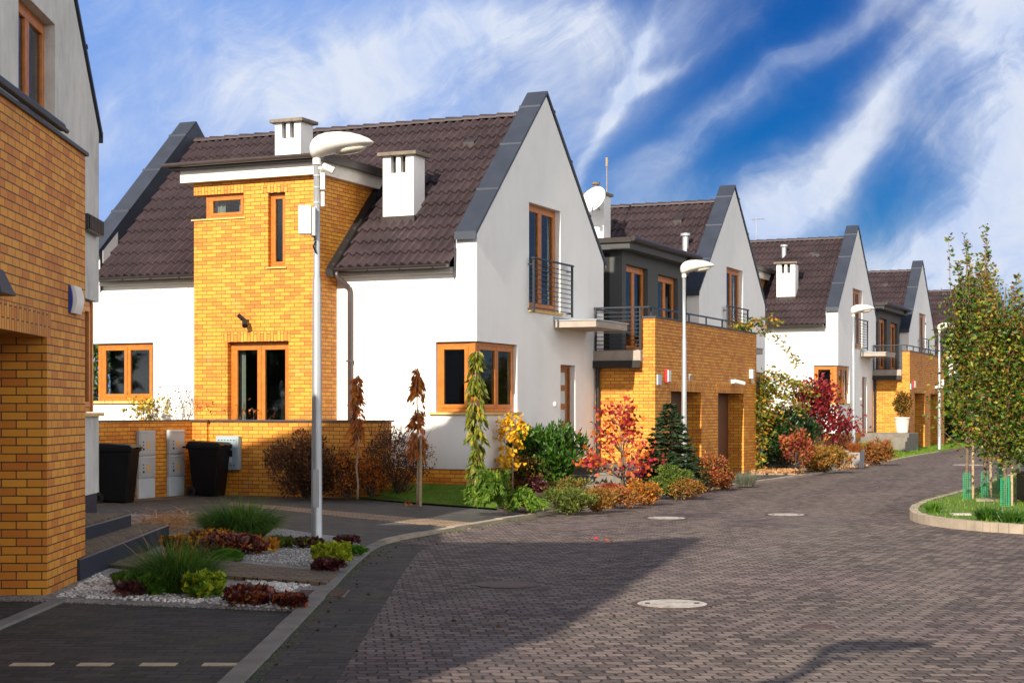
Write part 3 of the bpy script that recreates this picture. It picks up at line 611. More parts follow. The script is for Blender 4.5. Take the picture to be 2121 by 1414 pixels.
    def chimney(x0, x1, ya, yb, zb, zt, cap=.09, mat_='stucco', slots=True):
        c = MB(hf); s = .34 if slots else 0
        c.box(x0, x1, ya, yb, zb, zt-s)
        if slots:
            wd = x1-x0; sl = wd*.17
            xs_ = [x0, x0+wd*.26, x0+wd*.26+sl, x1-wd*.26-sl, x1-wd*.26, x1]
            for a, b in ((0, 1), (2, 3), (4, 5)): c.box(xs_[a], xs_[b], ya, yb, zt-s, zt)
        ch = c.obj('chimney', mat_, root)
        if slots: c = MB(hf); c.box(x0+.03, x1-.03, ya+.12, yb-.12, zt-s, zt-.001); c.obj('flue', 'black', ch)
        c = MB(hf); c.box(x0-cap, x1+cap, ya-cap, yb+cap, zt, zt+.075); c.obj('chimney_cap', 'capstone', ch, .012)
        c = MB(hf); zr = EZ+(ya+.25)*.935; c.box(x0-.03, x1+.03, ya-.03, ya+.05, zr-.02, zr+.13); c.obj('chimney_flashing', 'gutter', ch)
        return ch
    if kind == 'A':
        if 2 in chimneys: chimney(-2.43, -1.74, .78, 1.26, 5.1, 6.70)
        if 1 in chimneys: chimney(-5.72, -5.08, 2.02, 2.52, 6.3, 7.80)
        c = MB(hf); y = 2.55; z = EZ+(y+.25)*.935; c.add([(-1.50,y,z+.04),(-1.26,y,z+.04),(-1.26,y,z+.17),(-1.50,y,z+.17),(-1.50,y+.36,z+.36),(-1.26,y+.36,z+.36)], [(0,1,2,3),(3,2,5,4),(0,3,4),(1,5,2)]); c.obj('roof_vent', 'gutter', root)
    return root

def garage(o, rz, label, zo=0.0, gx=1.4, ztop=3.70, lintel=2.09, doors=((7.42, 9.75), (11.15, 13.5)), room=True, number=None, group=None):
    root = thing('garage_block', label, 'garage', (o[0], o[1], zo), rz, group); ye, yf = 6.3, 14.75; tz = ztop-.70
    b = MB()
    sheet(b, [(0, -.6), (gx, -.6), (gx, ztop), (gx-.28, ztop), (gx-.28, tz-.28), (0, tz-.28)], [], lambda a, c: (a, ye, c))
    pts = [(ye, -.6)]
    for d0, d1 in doors: pts += [(d0, -.6), (d0, lintel), (d1, lintel), (d1, -.6)]
    pts += [(yf, -.6), (yf, ztop), (ye, ztop)]
    sheet(b, pts, [], lambda a, c: (gx, a, c))
    sheet(b, [(-1.0, -.6), (gx, -.6), (gx, ztop), (-1.0, ztop)], [], lambda a, c: (a, yf, c))
    for d0, d1 in doors:
        reveals(b, lambda a, c, d: (gx-d, a, c), d0, d1, -.6, lintel, .42, False)
    b.box(gx-.28, gx-.001, ye+.001, yf-.001, tz, ztop-.001)
    body = b.obj('brick_wall', 'brick', root)
    for d0, d1 in doors: s = MB(); s.box(gx-.05, gx+.004, d0-.12, d1+.12, lintel+.002, lintel+.23); s.obj('soldier_course', 'soldier', body)
    for d0, d1 in doors:
        d = MB(); d.box(gx-.45, gx-.42, d0-.02, d1+.02, -.5, lintel+.02); gd = d.obj('garage_door', 'garage_door', root)
        d = MB(); 
        for k in range(1, 5): z = k*.46; d.box(gx-.424, gx-.412, d0, d1, z, z+.02)
        d.obj('door_rib', 'garage_door', gd)
    c = MB(); c.box(gx-.31, gx+.03, ye-.03, yf+.03, ztop, ztop+.035); c.box(-1.0, gx-.31, yf-.25, yf+.03, ztop, ztop+.035); c.obj('coping', 'coping_dark', root)
    c = MB(); c.box(-6, gx-.281, ye+.001, yf-.3, tz-.28, tz); c.obj('terrace_floor', 'concrete', root)
    c = MB(); c.box(-.10, gx-.285, ye-.16, ye, tz-.26, tz-.02); bal = c.obj('balcony_slab', 'concrete', root, .01)
    c = MB(); c.box(-.12, gx-.29, ye-.20, ye-.16, tz-.40, tz-.24); c.box(-.12, gx-.29, ye-.16, ye-.01, tz-.40, tz-.265); c.tube([(.08, ye-.08, tz-.4), (.08, ye-.08, .2)], .045, 8); c.obj('balcony_gutter', 'black', bal)
    r = MB(); zt = tz+.92
    for x in (.02, gx-.33): r.box(x, x+.04, ye-.12, ye-.08, tz-.05, zt)
    r.box(0, gx-.10, ye-.125, ye-.075, zt, zt+.035); r.box(gx-.13, gx-.09, ye-.1, yf, zt, zt+.035)
    y = ye+.05
    while y < yf: r.box(gx-.125, gx-.095, y, y+.03, ztop+.03, zt); y += 1.38
    r.box(.02, .06, ye-.08, ye+1.2, zt-.02, zt+.015)
    if ztop > 4: return root
    ra = r.obj('terrace_railing', 'rail', root)
    r = MB()
    for k in range(10): z = tz+.02+(zt-tz-.03)*k/10; r.box(.04, gx-.31, ye-.108, ye-.092, z, z+.016)
    r.obj('rail_bar', 'rail', ra)
    if room:
        x0 = -.35; ya, yb = 9.0, 14.09; h = 5.5
        u = MB(); fnr = lambda a, c, d: (x0-d, a, c)
        sheet(u, [(ya, tz-.3), (yb, tz-.3), (yb, h), (ya, h)], [rect(9.29, 10.9, tz+.08, 5.2), rect(11.7, 13.33, tz+.08, 5.14)], lambda a, c: (x0, a, c))
        reveals(u, fnr, 9.29, 10.9, tz+.08, 5.2, .2); reveals(u, fnr, 11.7, 13.33, tz+.08, 5.14, .2)
        u.add([(x0, ya, tz-.3), (-6, ya, tz-.3), (-6, ya, h), (x0, ya, h)], [(0,1,2,3)])
        ur = u.obj('rooftop_room', 'stucco_grey', root)
        window(ur, fnr, 9.295, 10.895, tz+.085, 5.195, .12, (.5,), name='terrace_door', sw=.09, curtains=[(10.5, 10.8, tz+.2, 5.1)])
        window(ur, fnr, 11.705, 13.325, tz+.085, 5.135, .12, (.5,), name='terrace_door', sw=.09, curtains=[(11.8, 12.1, tz+.2, 5.1), (12.7, 13.2, tz+.2, 5.1)])
        u = MB(); u.box(-6, x0+.30, ya-.30, yb, 5.505, 5.66); ro = u.obj('room_eaves', 'stucco_grey', root)
        u = MB(); u.box(-6, x0+.36, ya-.36, yb, 5.66, 5.78); u.tube([(x0+.40, ya-.36, 5.74), (x0+.40, yb, 5.74)], .065, 8); u.obj('room_roof', 'gutter', ro)
        u = MB(); u.tube([(x0+.42, yb-.9, 5.7), (x0+.2, yb-.7, 5.5)], .05, 8); u.obj('outlet', 'black', ro)
    return root

rzA = -TH
H1 = OA; H2 = OA + VV*14.1; H3 = Vector((11.59, 57.5, 0)); H4 = Vector((17.2, 70.1, 0)); H5 = Vector((23.3, 84.2, 0)); H6 = Vector((29.1, 97.0, 0))
T0 = R(-2.55); V0 = Vector((math.sin(T0), math.cos(T0), 0)); U0 = Vector((math.cos(T0), -math.sin(T0), 0)); rz0 = -T0
HM = Vector((-4.69, 1.12, 0)); H0 = HM + V0*14.1
h1 = house(H1, rzA, 'A', 'nearest full white house, with the yellow brick tower and both small white chimneys', 0)
h2 = house(H2, rzA, 'B', 'white house just past the first, with a satellite dish on its chimney', -.15, left_window=False, tower=False)
h3 = house(H3, rzA, 'A', 'third white house, behind the dark red tree, one white chimney low on its roof', .3, left_window=False, chimneys=(2,))
h4 = house(H4, rzA, 'B', 'fourth white house, smaller in view, flower box on its gable balcony', .15, left_window=False, tower=False)
h5 = house(H5, rzA, 'A', 'fifth white house, half hidden by the street trees on the right', .3, 0, 1, left_window=False, chimneys=(2,))
h6 = house(H6, rzA, 'B', 'farthest white house, only bits of roof showing through the trees', .2, 0, 0, left_window=False, tower=False)
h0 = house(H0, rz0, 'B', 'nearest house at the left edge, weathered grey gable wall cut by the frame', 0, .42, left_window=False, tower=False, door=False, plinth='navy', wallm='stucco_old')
hm = house(HM + U0*.5, rz0, 'A', 'white house out of view beside the camera', 0, 1.05, 1, left_window=False, tower=True, door=False, chimneys=())
g1 = garage(H1, rzA, 'orange brick double garage right of the first white house, grey rooftop room above', 0)
g3 = garage(H3, rzA, 'orange brick double garage farther down the street, white pot at its wall', .25)
g5 = garage(H5, rzA, 'orange brick garage mostly hidden behind the trees', .25)
g0 = garage(HM, rz0, 'dark orange brick garage filling the left edge of the view', 0, 1.15, 4.15, 2.30, ((7.3, 9.7), (10.8, 13.2)), room=False)
for g in (g1, g3, g5, g0): g['group'] = 'brick garages between the houses'
g0['label'] = 'near orange brick garage wall with alarm box, filling the left edge'

def roofpoint(px, py, o, slope=.935, zb=None, zo=0.0):
    """point of a house's street-facing slope seen at a pixel of the photograph"""
    r = (px-1060.5)/3350; k = (py-850)/3350
    # X=rY, z=1.65-kY ; z = 4.64+zo+slope*v, v=(P-o).VV
    a = -k - slope*(r*VV.x+VV.y); c = 4.64+zo-1.65 - slope*(o.x*VV.x+o.y*VV.y); Yd = c/a
    return Vector((r*Yd, Yd, 1.65-k*Yd))
def loc_in(root, P):
    d = P - root.location; a = root.rotation_euler.z; return Vector((d.x*math.cos(a)+d.y*math.sin(a), -d.x*math.sin(a)+d.y*math.cos(a), d.z))
def vent_pipe(root, o, px, py, zo, h=.5, r=.09):
    P = loc_in(root, roofpoint(px, py, o, zo=zo)); c = MB(); c.tube([P-Vector((0,0,.15)), P+Vector((0,0,h))], r, 10); c.tube([P+Vector((0,0,h)), P+Vector((0,0,h+.07))], r*1.6, 10); c.obj('vent_pipe', 'pole', root)
def vent_tile(root, o, px, py, zo):
    P = loc_in(root, roofpoint(px, py, o, zo=zo)); x, y, z = P; c = MB(); c.add([(x-.12,y,z+.03),(x+.12,y,z+.03),(x+.12,y,z+.16),(x-.12,y,z+.16),(x-.12,y+.36,z+.38),(x+.12,y+.36,z+.38)], [(0,1,2,3),(3,2,5,4),(0,3,4),(1,5,2)]); c.obj('roof_vent', 'gutter', root)
vent_pipe(h2, H2, 1420, 522, -.15, .45, .09); vent_tile(h2, H2, 1403, 468, -.15); vent_pipe(h3, H3, 1624, 533, .3, .4); vent_tile(h3, H3, 1684, 532, .3); vent_tile(h4, H4, 1834, 595, .15); vent_tile(h5, H5, 1956, 613, .3)
def bring(root, name, m, build, **kw):
    mb = MB(); build(mb); return mb.obj(name, m, root, **kw)
# chimney, dish, aerial of the second house (local frame: y towards the back of the street)
cx0, cx1, cy0 = -3.68, -3.07, .9
ch = bring(h2, 'chimney', 'stucco', lambda m: m.box(cx0, cx1, cy0, cy0+.55, 5.0, 7.72+.15))
bring(ch, 'chimney_cap', 'capstone', lambda m: m.box(cx0-.07, cx1+.07, cy0-.07, cy0+.62, 7.87, 7.94))
bring(ch, 'flue_pipe', 'capstone', lambda m: (m.tube([(cx0+.28, cy0+.25, 7.9), (cx0+.28, cy0+.25, 8.2)], .07, 10), m.tube([(cx0+.28, cy0+.25, 8.2), (cx0+.28, cy0+.25, 8.26)], .11, 10)))
dsh = MB(); dsh.lathe([(0, .0), (.12, .012), (.24, .045), (.36, .10), (.42, .14), (.425, .15), (.36, .112), (.24, .058), (.12, .025), (0, .013)], (0,0,0), 28)
Dm = Matrix.Translation((cx1-.12, cy0-.35, 7.62)) @ Matrix.Rotation(R(-17), 4, 'Z') @ Matrix.Rotation(R(62), 4, 'X')
dsh.v = [tuple(Dm @ Vector(v)) for v in dsh.v]; dish = dsh.obj('satellite_dish', 'white_plastic', h2, smooth=True)
bring(dish, 'dish_arm', 'pole', lambda m: (m.tube([(cx1-.12, cy0, 7.45), (cx1-.12, cy0-.3, 7.55)], .025, 6), m.tube([(cx1-.15, cy0-.4, 7.2), (cx1-.05, cy0-.85, 7.35)], .015, 6), m.box(cx1-.10, cx1, cy0-.92, cy0-.83, 7.32, 7.42)))
bring(h2, 'aerial', 'bark_pale', lambda m: (m.tube([(cx1-.02, cy0+.3, 7.9), (cx1-.02, cy0+.3, 8.75)], .014, 6), m.tube([(cx1-.02, cy0+.3, 8.7), (cx1-.02, cy0+.3, 8.95)], .035, 8)))
def aerial3(m):
    m.tube([(-3.9, 3.4, 7.8), (-3.9, 3.4, 8.75)], .018, 6); m.tube([(-4.1, 3.4, 8.7), (-3.6, 3.4, 8.7)], .012, 6)
    for k in range(5): m.tube([(-4.05+k*.1, 3.25, 8.7), (-4.05+k*.1, 3.55, 8.7)], .008, 5)
bring(h3, 'aerial', 'pole', aerial3)
# flower box on the fourth house
bring(h4, 'flower_box', 'bark_dark', lambda m: m.box(.15, .35, 2.5, 4.3, 4.0-.28, 4.0-.05))
# fittings on garages
def signbits(g, gx, full=True):
    a = bring(g, 'alarm_siren', 'red', lambda m: m.box(gx, gx+.08, 6.98, 7.18, 2.28, 2.58)); bring(a, 'siren_face', 'white_plastic', lambda m: m.box(gx+.08, gx+.10, 6.94, 7.14, 2.30, 2.56))
    bring(g, 'meter_plate', 'grey_box_light', lambda m: m.box(gx, gx+.03, 6.42, 6.68, 2.22, 2.45))
    s = bring(g, 'security_light', 'white_plastic', lambda m: (m.box(gx, gx+.07, 12.3, 12.42, 2.34, 2.44), m.tube([(gx+.07, 12.36, 2.40), (gx+.26, 12.6, 2.34)], .055, 8)))
    s = bring(g, 'wall_lamp', 'white_plastic', lambda m: m.box(gx, gx+.09, 14.05, 14.2, 2.50, 2.74)); bring(s, 'sensor', 'capstone', lambda m: m.tube([(gx+.05, 14.12, 2.50), (gx+.09, 14.12, 2.36)], .05, 8))
signbits(g1, 1.4); signbits(g3, 1.4)
bring(g1, 'loudspeaker_box', 'pole', lambda m: m.box(.6, .8, 14.76, 14.95, 3.0, 3.2))
fc = bpy.data.curves.new('number_text', 'FONT'); fc.body = '10'; fc.size = .27; fc.extrude = .012; fc.align_x = 'CENTER'
fo = bpy.data.objects.new('number_text', fc); COL.objects.link(fo); bpy.context.view_layer.update()
me = bpy.data.meshes.new_from_object(fo.evaluated_get(bpy.context.evaluated_depsgraph_get())); bpy.data.objects.remove(fo, do_unlink=True)
num = bpy.data.objects.new('house_number', me); COL.objects.link(num); me.materials.clear(); me.materials.append(M['curtain']); num.parent = g1
num.matrix_local = Matrix(((0, 0, 1, 1.405), (1, 0, 0, 8.85), (0, 1, 0, 2.33), (0, 0, 0, 1)))
# fittings on the near garage (local frame of HM)
gx = 1.15
def P0(px, py, off=0.0):   # point of the near garage face (local y, z) at a pixel
    r = (px-1060.5)/3350; n = U0; c = (HM + U0*(gx+off)); Yd = (c.x*n.x+c.y*n.y)/(r*n.x+n.y); P = Vector((r*Yd, Yd, 1.65-(py-850)/3350*Yd)); d = P-HM; return d.dot(V0), P.z
ya, z1 = P0(141, 590); yb, z0 = P0(158, 652)
al = MB(); n = 8; vs = []; fs = []
for i in range(n+1):
    t = i/n; z = z0+(z1-z0)*t; bulge = .02+.02*math.sin(math.pi*t); vs += [(gx, ya, z), (gx+bulge, ya, z), (gx+bulge, yb-.05, z), (gx, yb-.05, z)]
    if i:
        for k in range(4): fs.append(((i-1)*4+k, (i-1)*4+(k+1) % 4, i*4+(k+1) % 4, i*4+k))
fs += [(0,1,2,3), (n*4, n*4+1, n*4+2, n*4+3)]; al.add(vs, fs); alo = al.obj('alarm_box', 'blue', g0)
al = MB(); vs = []; fs = []
for i in range(n+1):
    t = i/n; z = z0+(z1-z0)*t; bulge = .035+.03*math.sin(math.pi*t); vs += [(gx+bulge-.03, ya+.03, z), (gx+bulge+.012, ya+.03, z), (gx+bulge+.012, yb, z), (gx+bulge-.03, yb, z)]
    if i:
        for k in range(4): fs.append(((i-1)*4+k, (i-1)*4+(k+1) % 4, i*4+(k+1) % 4, i*4+k))
fs += [(0,1,2,3), (n*4, n*4+1, n*4+2, n*4+3)]; al.add(vs, fs); al.obj('alarm_cover', 'white_plastic', alo)
ya, z1 = P0(-16, 556); yb, z0 = P0(2, 614)
lm = MB(); lm.add([(gx, ya-.25, z0), (gx+.13, ya-.22, z0), (gx+.13, yb-.02, z0), (gx, yb, z0), (gx, ya-.15, z1), (gx+.06, ya-.13, z1), (gx+.06, ya+.10, z1), (gx, ya+.10, z1)], [(3,2,1,0),(4,5,6,7),(0,1,5,4),(1,2,6,5),(2,3,7,6),(3,0,4,7)]); lm.obj('wall_lamp', 'black', g0, .01)
tr = MB()
for dz, dx, rr in ((.06, .0, .042), (.02, .05, .022)):
    tr.tube([(gx+dx, 5.0, 4.20+dz), (gx+dx, 13.75, 4.20+dz)], rr, 10)
tr.obj('parapet_tube_rail', 'black', g0)
# slatted box on the left house's gable
bx = MB(hf_ := (lambda x, y, z: (x, y, z)))
bx.box(0, .10, 5.7, 6.62, 3.99, 4.20)
for k in range(10): bx.box(.10, .12, 5.72+k*.09, 5.76+k*.09, 4.0, 4.19)
bx.obj('slatted_light_box', 'black', h0, .01)

# ------------------------------------------------------------------ ground, road, drives, beds
def flat(name, pts, z, m, skirt=.25):
    s = MB(); n = len(pts); top = [(x, y, z) for x, y in pts]; sheet(s, pts, [], lambda a, b: (a, b, z))
    k = len(s.v); s.v += top + [(x, y, z-skirt) for x, y in pts]; s.f += [(k+i, k+(i+1) % n, k+n+(i+1) % n, k+n+i) for i in range(n)]
    return struct(s.obj(name, m))
def G(*pp): return [gnd(*p_) for p_ in pp]
gd = MB(); gd.add([(-900,-600,-.03),(1500,-600,-.03),(1500,2500,-.03),(-900,2500,-.03)], [(0,1,2,3)]); struct(gd.obj('ground', 'ground'))
def smooth_line(pts, sub=6):
    P = [Vector((*p_, 0)) for p_ in pts]; out = []
    for i in range(len(P)-1):
        a, b, c, d = P[max(i-1, 0)], P[i], P[i+1], P[min(i+2, len(P)-1)]
        for k in range(sub):
            t = k/sub; v = .5*((2*b)+(-a+c)*t+(2*a-5*b+4*c-d)*t*t+(-a+3*b-3*c+d)*t**3); out.append((v.x, v.y))
    out.append((P[-1].x, P[-1].y)); return out
KL = smooth_line([(-1.62, -12), (-1.62, 4), (-1.62, 9.8), (-1.64, 14), (-1.66, 17.5), (-1.55, 19.9), (-.95, 21.8), (.35, 25.1), (2.05, 28.6), (3.40, 32.1), (5.1, 35.7), (8.1, 42.2), (10.95, 48.9), (14.5, 57.9), (20.2, 71.5), (27, 88), (33, 104), (45, 135)])
road = KL + [(140, 135), (140, -12)]
flat('road', road, 0.0, 'road')
def band(name, line, w0, w1, z, m, h=.3, seg=None):
    """strip beside a line, offset w0..w1 to its left; optional joints every seg metres"""
    s = MB(); L = []
    for i, p_ in enumerate(line):
        a = Vector(line[max(i-1, 0)]); b = Vector(line[min(i+1, len(line)-1)]); d = (b-a).normalized(); n_ = Vector((-d.y, d.x)); q_ = Vector(p_); L.append((q_+n_*w0, q_+n_*w1))
    if seg:
        M_ = [];
        for i in range(len(L)-1):
            ln = (L[i+1][0]-L[i][0]).length; k = max(1, round(ln/seg))
            for j in range(k): M_.append((L[i][0].lerp(L[i+1][0], (j+.012/ln*0)/k), L[i][1].lerp(L[i+1][1], j/k), L[i][0].lerp(L[i+1][0], (j+1)/k-.010/ln), L[i][1].lerp(L[i+1][1], (j+1)/k-.010/ln)))
    else: M_ = [(L[i][0], L[i][1], L[i+1][0], L[i+1][1]) for i in range(len(L)-1)]
    rng = random.Random(3)
    for a, b, c, d in M_:
        zz = z + (rng.uniform(-.004, .004) if seg else 0)
        s.add([(a.x,a.y,zz),(b.x,b.y,zz),(d.x,d.y,zz),(c.x,c.y,zz),(a.x,a.y,zz-h),(b.x,b.y,zz-h),(d.x,d.y,zz-h),(c.x,c.y,zz-h)], [(0,1,2,3),(7,6,5,4),(0,4,5,1),(1,5,6,2),(2,6,7,3),(3,7,4,0)])
    return struct(s.obj(name, m))
off = lambda line, w: [(Vector(p_) + Vector((-(Vector(line[min(i+1, len(line)-1)])-Vector(line[max(i-1, 0)])).normalized().y, (Vector(line[min(i+1, len(line)-1)])-Vector(line[max(i-1, 0)])).normalized().x))*w).to_tuple() for i, p_ in enumerate(line)]
flat('road_gutter', [p_ for p_ in KL if 2 < p_[1] < 20.5] + [p_ for p_ in off(KL, -.55) if 2 < p_[1] < 20.0][::-1], .004, 'pave_dark', .05)
band('kerb', KL[:31], 0, .14, .028, 'kerb', .2, 1.0)
band('kerb', KL[30:], 0, .13, .05, 'kerb_warm', .2, 1.0)
KO = off(KL, .135)
def kpart(y0, y1): return [p_ for p_ in KO if y0 <= p_[1] <= y1]
# near drive of the left house, with cream marker blocks
flat('driveway', [(-8.5, -10), (-1.76, -10), (-1.78, 13.3), (-3.95, 14.12), (-8.5, 14.4)], .006, 'pave_dark')
s = MB(); s.box(-3.96, -3.84, 6, 13.95, -.1, .03); struct(s.obj('edging', 'kerb'))
for i, (xa, xb) in enumerate(((15, 97), (155, 222), (285, 357), (415, 488))):
    a = gnd(xa, 1382); b = gnd(xb, 1384); s = MB(); s.box(a[0], b[0], 10.42, 10.53, -.05, .011)
    struct(s.obj('marker_paver', 'cream'))
# planting bed by the lamp
bed = [(-4.2, 13.95), (-1.79, 13.25)] + [(-1.80, 17), (-1.79, 19.0)] + G((745, 1121), (700, 1113), (580, 1096), (470, 1082), (400, 1070), (280, 1066)) + [(-6.6, 24.8), (-5.3, 22.6), (-5.1, 20.2), (-5.1, 14)]
flat('planting_bed', bed, .016, 'gravel')
flat('garden_path', G((222, 1168, .05), (281, 1146, .05), (400, 1152, .05), (545, 1170, .05), (700, 1184, .05), (676, 1206, .05), (507, 1195, .05), (380, 1183, .05)), .052, 'pave_brown_dark', .15)
# drive of the first house
flat('driveway', kpart(19.3, 25.4) + G((1125, 1067), (1030, 1057), (865, 1045), (712, 1031)) + [hp(-1.9, -.9)[:2], hp(-5.9, -.9)[:2], hp(-5.9, -5.4)[:2]] + [(-9.4, 26), (-9.4, 24.2), (-6.2, 24.2)], .006, 'pave_grey')
flat('paving_strip', G((470, 1046), (480, 1040), (620, 1052), (800, 1068), (990, 1084), (975, 1095), (800, 1080), (620, 1061)), .011, 'pave_brown', .05)
flat('paving_strip', [hp(-5.6, -1.08)[:2], hp(-2.5, -1.08)[:2], hp(-2.8, -1.5)[:2], hp(-5.1, -1.6)[:2], hp(-5.0, -5.2)[:2], hp(-5.6, -5.2)[:2]], .011, 'pave_brown_dark', .05)
def Llerp(a, b, t): return (a[0]+(b[0]-a[0])*t, a[1]+(b[1]-a[1])*t)
# lawn sloping gently up to the wall
fr = G((706, 1030), (865, 1044), (1030, 1056)); bk = [hp(-2.3, -.1)[:2], hp(-1.2, .0)[:2], hp(.35, .1)[:2]]
lw_ = MB(); nI, nJ = 24, 12; vs = []
def edge(P, t): return Llerp(P[0], P[1], t*2) if t < .5 else Llerp(P[1], P[2], t*2-1)
for j in range(nJ+1):
    for i in range(nI+1):
        a = edge(fr, i/nI); b = edge(bk, i/nI); t = j/nJ; p_ = Llerp(a, b, t); vs.append((p_[0], p_[1], .03+.21*t*t*(3-2*t)+.012*math.sin(i*1.3)*math.sin(j)))
lw_.add(vs, [(j*(nI+1)+i, j*(nI+1)+i+1, (j+1)*(nI+1)+i+1, (j+1)*(nI+1)+i) for j in range(nJ) for i in range(nI)])
struct(lw_.obj('lawn', 'grass'))
flat('planting_bed', kpart(25.3, 36.4) + [hp(1.42, 6.6)[:2], hp(0, 6.4)[:2], hp(0, .2)[:2]] + G((1030, 1056), (1125, 1067)), .04, 'soil')
flat('driveway', kpart(36.0, 44.2) + [hp(1.3, 15.0)[:2], hp(1.3, 7)[:2]], .012, 'pave_grey')
flat('planting_bed', kpart(43.8, 52.5) + [(11.0, 54.5), (9.6, 54.0), hp(0, 15.0)[:2]], .04, 'soil')
flat('gravel_strip', G((1552, 984), (1668, 984), (1790, 968), (1778, 962), (1650, 972), (1552, 975)), .052, 'straw_gravel' if 'straw_gravel' in M else 'pave_brown', .05)
def bankz(d): d = np.clip(np.asarray(d)/2.3, 0, 1); return .05+.38*d*d*(3-2*d)
fl_ = MB(); ks = [p_ for p_ in KL if 51.5 <= p_[1] <= 80]; W_ = [0, .5, 1.0, 1.5, 2.0, 2.6, 3.6]
rows_ = [off(KL, .13+d) for d in W_]; ki = [i for i, p_ in enumerate(KL) if 51.5 <= p_[1] <= 80]
for r_, d in zip(rows_, W_): fl_.v += [(r_[i][0], r_[i][1], float(bankz(d))) for i in ki]
fl_.f += [(a*len(ki)+j, a*len(ki)+j+1, (a+1)*len(ki)+j+1, (a+1)*len(ki)+j) for a in range(len(W_)-1) for j in range(len(ki)-1)]
struct(fl_.obj('lawn', 'grass'))
flat('garden_ground', kpart(69.5, 140) + [(38, 140), (10, 140), (13.5, 66.5)], .03, 'grass')
# island on the right
isl = G((1884, 1071), (1896, 1081), (1940, 1090), (2020, 1099), (2121, 1106), (2400, 1124))+[(13, 19.5), (22, 24), (26, 40)] + G((2300, 980), (2121, 988), (2065, 1000), (2030, 1014), (1989, 1028), (1925, 1046), (1890, 1060))
isl = [isl[-1]] + isl[:-1]
n = len(isl); cx_ = sum(p_[0] for p_ in isl)/n; cy_ = sum(p_[1] for p_ in isl)/n
ring = smooth_line(isl[:7], 5)
band('island_kerb', ring, 0, .13, .13, 'kerb_warm', .3, .55)
ring2 = smooth_line(isl[9:]+[isl[0]], 4); band('island_kerb', ring2, 0, .12, .12, 'kerb_warm', .3, .8)
flat('island_ground', off(isl, .06), .10, 'grass')
flat('paving_strip', G((2022, 1038, .1), (2200, 1036, .1), (2200, 1031, .1), (2022, 1033, .1)), .118, 'kerb_warm', .05)
s = MB(); a = gnd(1972, 1066, .1); b = gnd(2010, 1066, .1); s.box(a[0], b[0], a[1]-.08, a[1]+.1, .05, .125); tag(s.obj('stone_slab', 'cover'), 'flat pale stone slab lying in the island grass', 'slab')

# ------------------------------------------------------------------ manholes, drain
def cover(px, py, r, m, label, cat='manhole cover'):
    x, y = gnd(px, py); t = thing('manhole_cover', label, cat, (x, y, 0), 0, 'covers in the road')
    c = MB(); c.lathe([(0, -.02), (r, -.02), (r, .007), (r*.97, .010), (0, .012)], n=36); c.obj('lid', m, t)
    c = MB(); c.lathe([(r*1.01, -.02), (r*1.16, -.02), (r*1.16, .008), (r*1.01, .008)], n=36); c.obj('rim', 'iron', t)
    if m == 'cover':
        for a_ in (0, math.pi): c = MB(); c.box(-.02, .02, -.035, .035, .008, .014); c.v = [(x_+r*.7*math.cos(a_), y_, z_) for x_, y_, z_ in c.v]; c.obj('lifting_slot', 'black', t)
cover(1392, 1251, .30, 'cover', 'pale concrete manhole cover, the nearest and largest in view')
cover(1050, 1211, .26, 'iron', 'dark rusty manhole cover in the big shadow')
cover(1380, 1073, .29, 'cover', 'pale cover beyond the shadow tip, left of its twin')
cover(1628, 1066, .29, 'cover', 'pale cover in mid road, toward the island')
cover(2007, 963, .5, 'cover', 'farthest pale cover, seen behind the tree trunks')
cover(1695, 1298, .11, 'iron', 'small dark valve cover set in the sunlit paving', 'valve cover')
x, y = gnd(665, 1231); t = thing('drain_grate', 'rusty drain grate at the kerb beside the dark red plants', 'drain', (x, y, 0))
c = MB(); c.box(-.24, .24, -.30, .30, -.03, .012); c.obj('frame', 'iron', t)
for k in range(8):
    c = MB(); c.box(-.21, .21, -.26+k*.068, -.235+k*.068, .012, .020); c.obj('bar', 'iron', t)

# ------------------------------------------------------------------ entrance steps of the left house
st = thing('entrance_steps', 'two low steps with navy tiled risers beside the near brick pillar', 'steps', (-4.2, 16.0, 0))
def riser(x0, x1, y0, y1, z0, z1, nm='step', xr=-7.5):
    c = MB(); c.box(x0-.0-4.2+4.2, x1, y0, y1, z0, z1)
    return c
def stepslab(xf0, xf1, y0, y1, z):   # front edge runs from (xf0,y0) to (xf1,y1)
    c = MB(); P = [(xf0, y0), (xf1, y1), (-6.6, y1), (-6.6, y0)]; c.add([(a+4.2, b-16, -.1) for a, b in P]+[(a+4.2, b-16, z-.02) for a, b in P], [(3,2,1,0),(4,5,6,7),(0,1,5,4),(1,2,6,5),(2,3,7,6),(3,0,4,7)]); r_ = c.obj('riser', 'navy', st, .008)
    c = MB(); P = [(xf0-.05, y0+.02), (xf1-.05, y1-.04), (-6.58, y1-.04), (-6.58, y0+.02)]; c.add([(a+4.2, b-16, z-.03) for a, b in P]+[(a+4.2, b-16, z) for a, b in P], [(3,2,1,0),(4,5,6,7),(0,1,5,4),(1,2,6,5),(2,3,7,6),(3,0,4,7)]); c.obj('tread', 'pave_brown_dark', r_)
stepslab(-4.15, -4.28, 15.55, 20.2, .24); stepslab(-4.63, -4.66, 15.55, 19.8, .40); stepslab(-5.10, -5.12, 15.55, 19.4, .55)
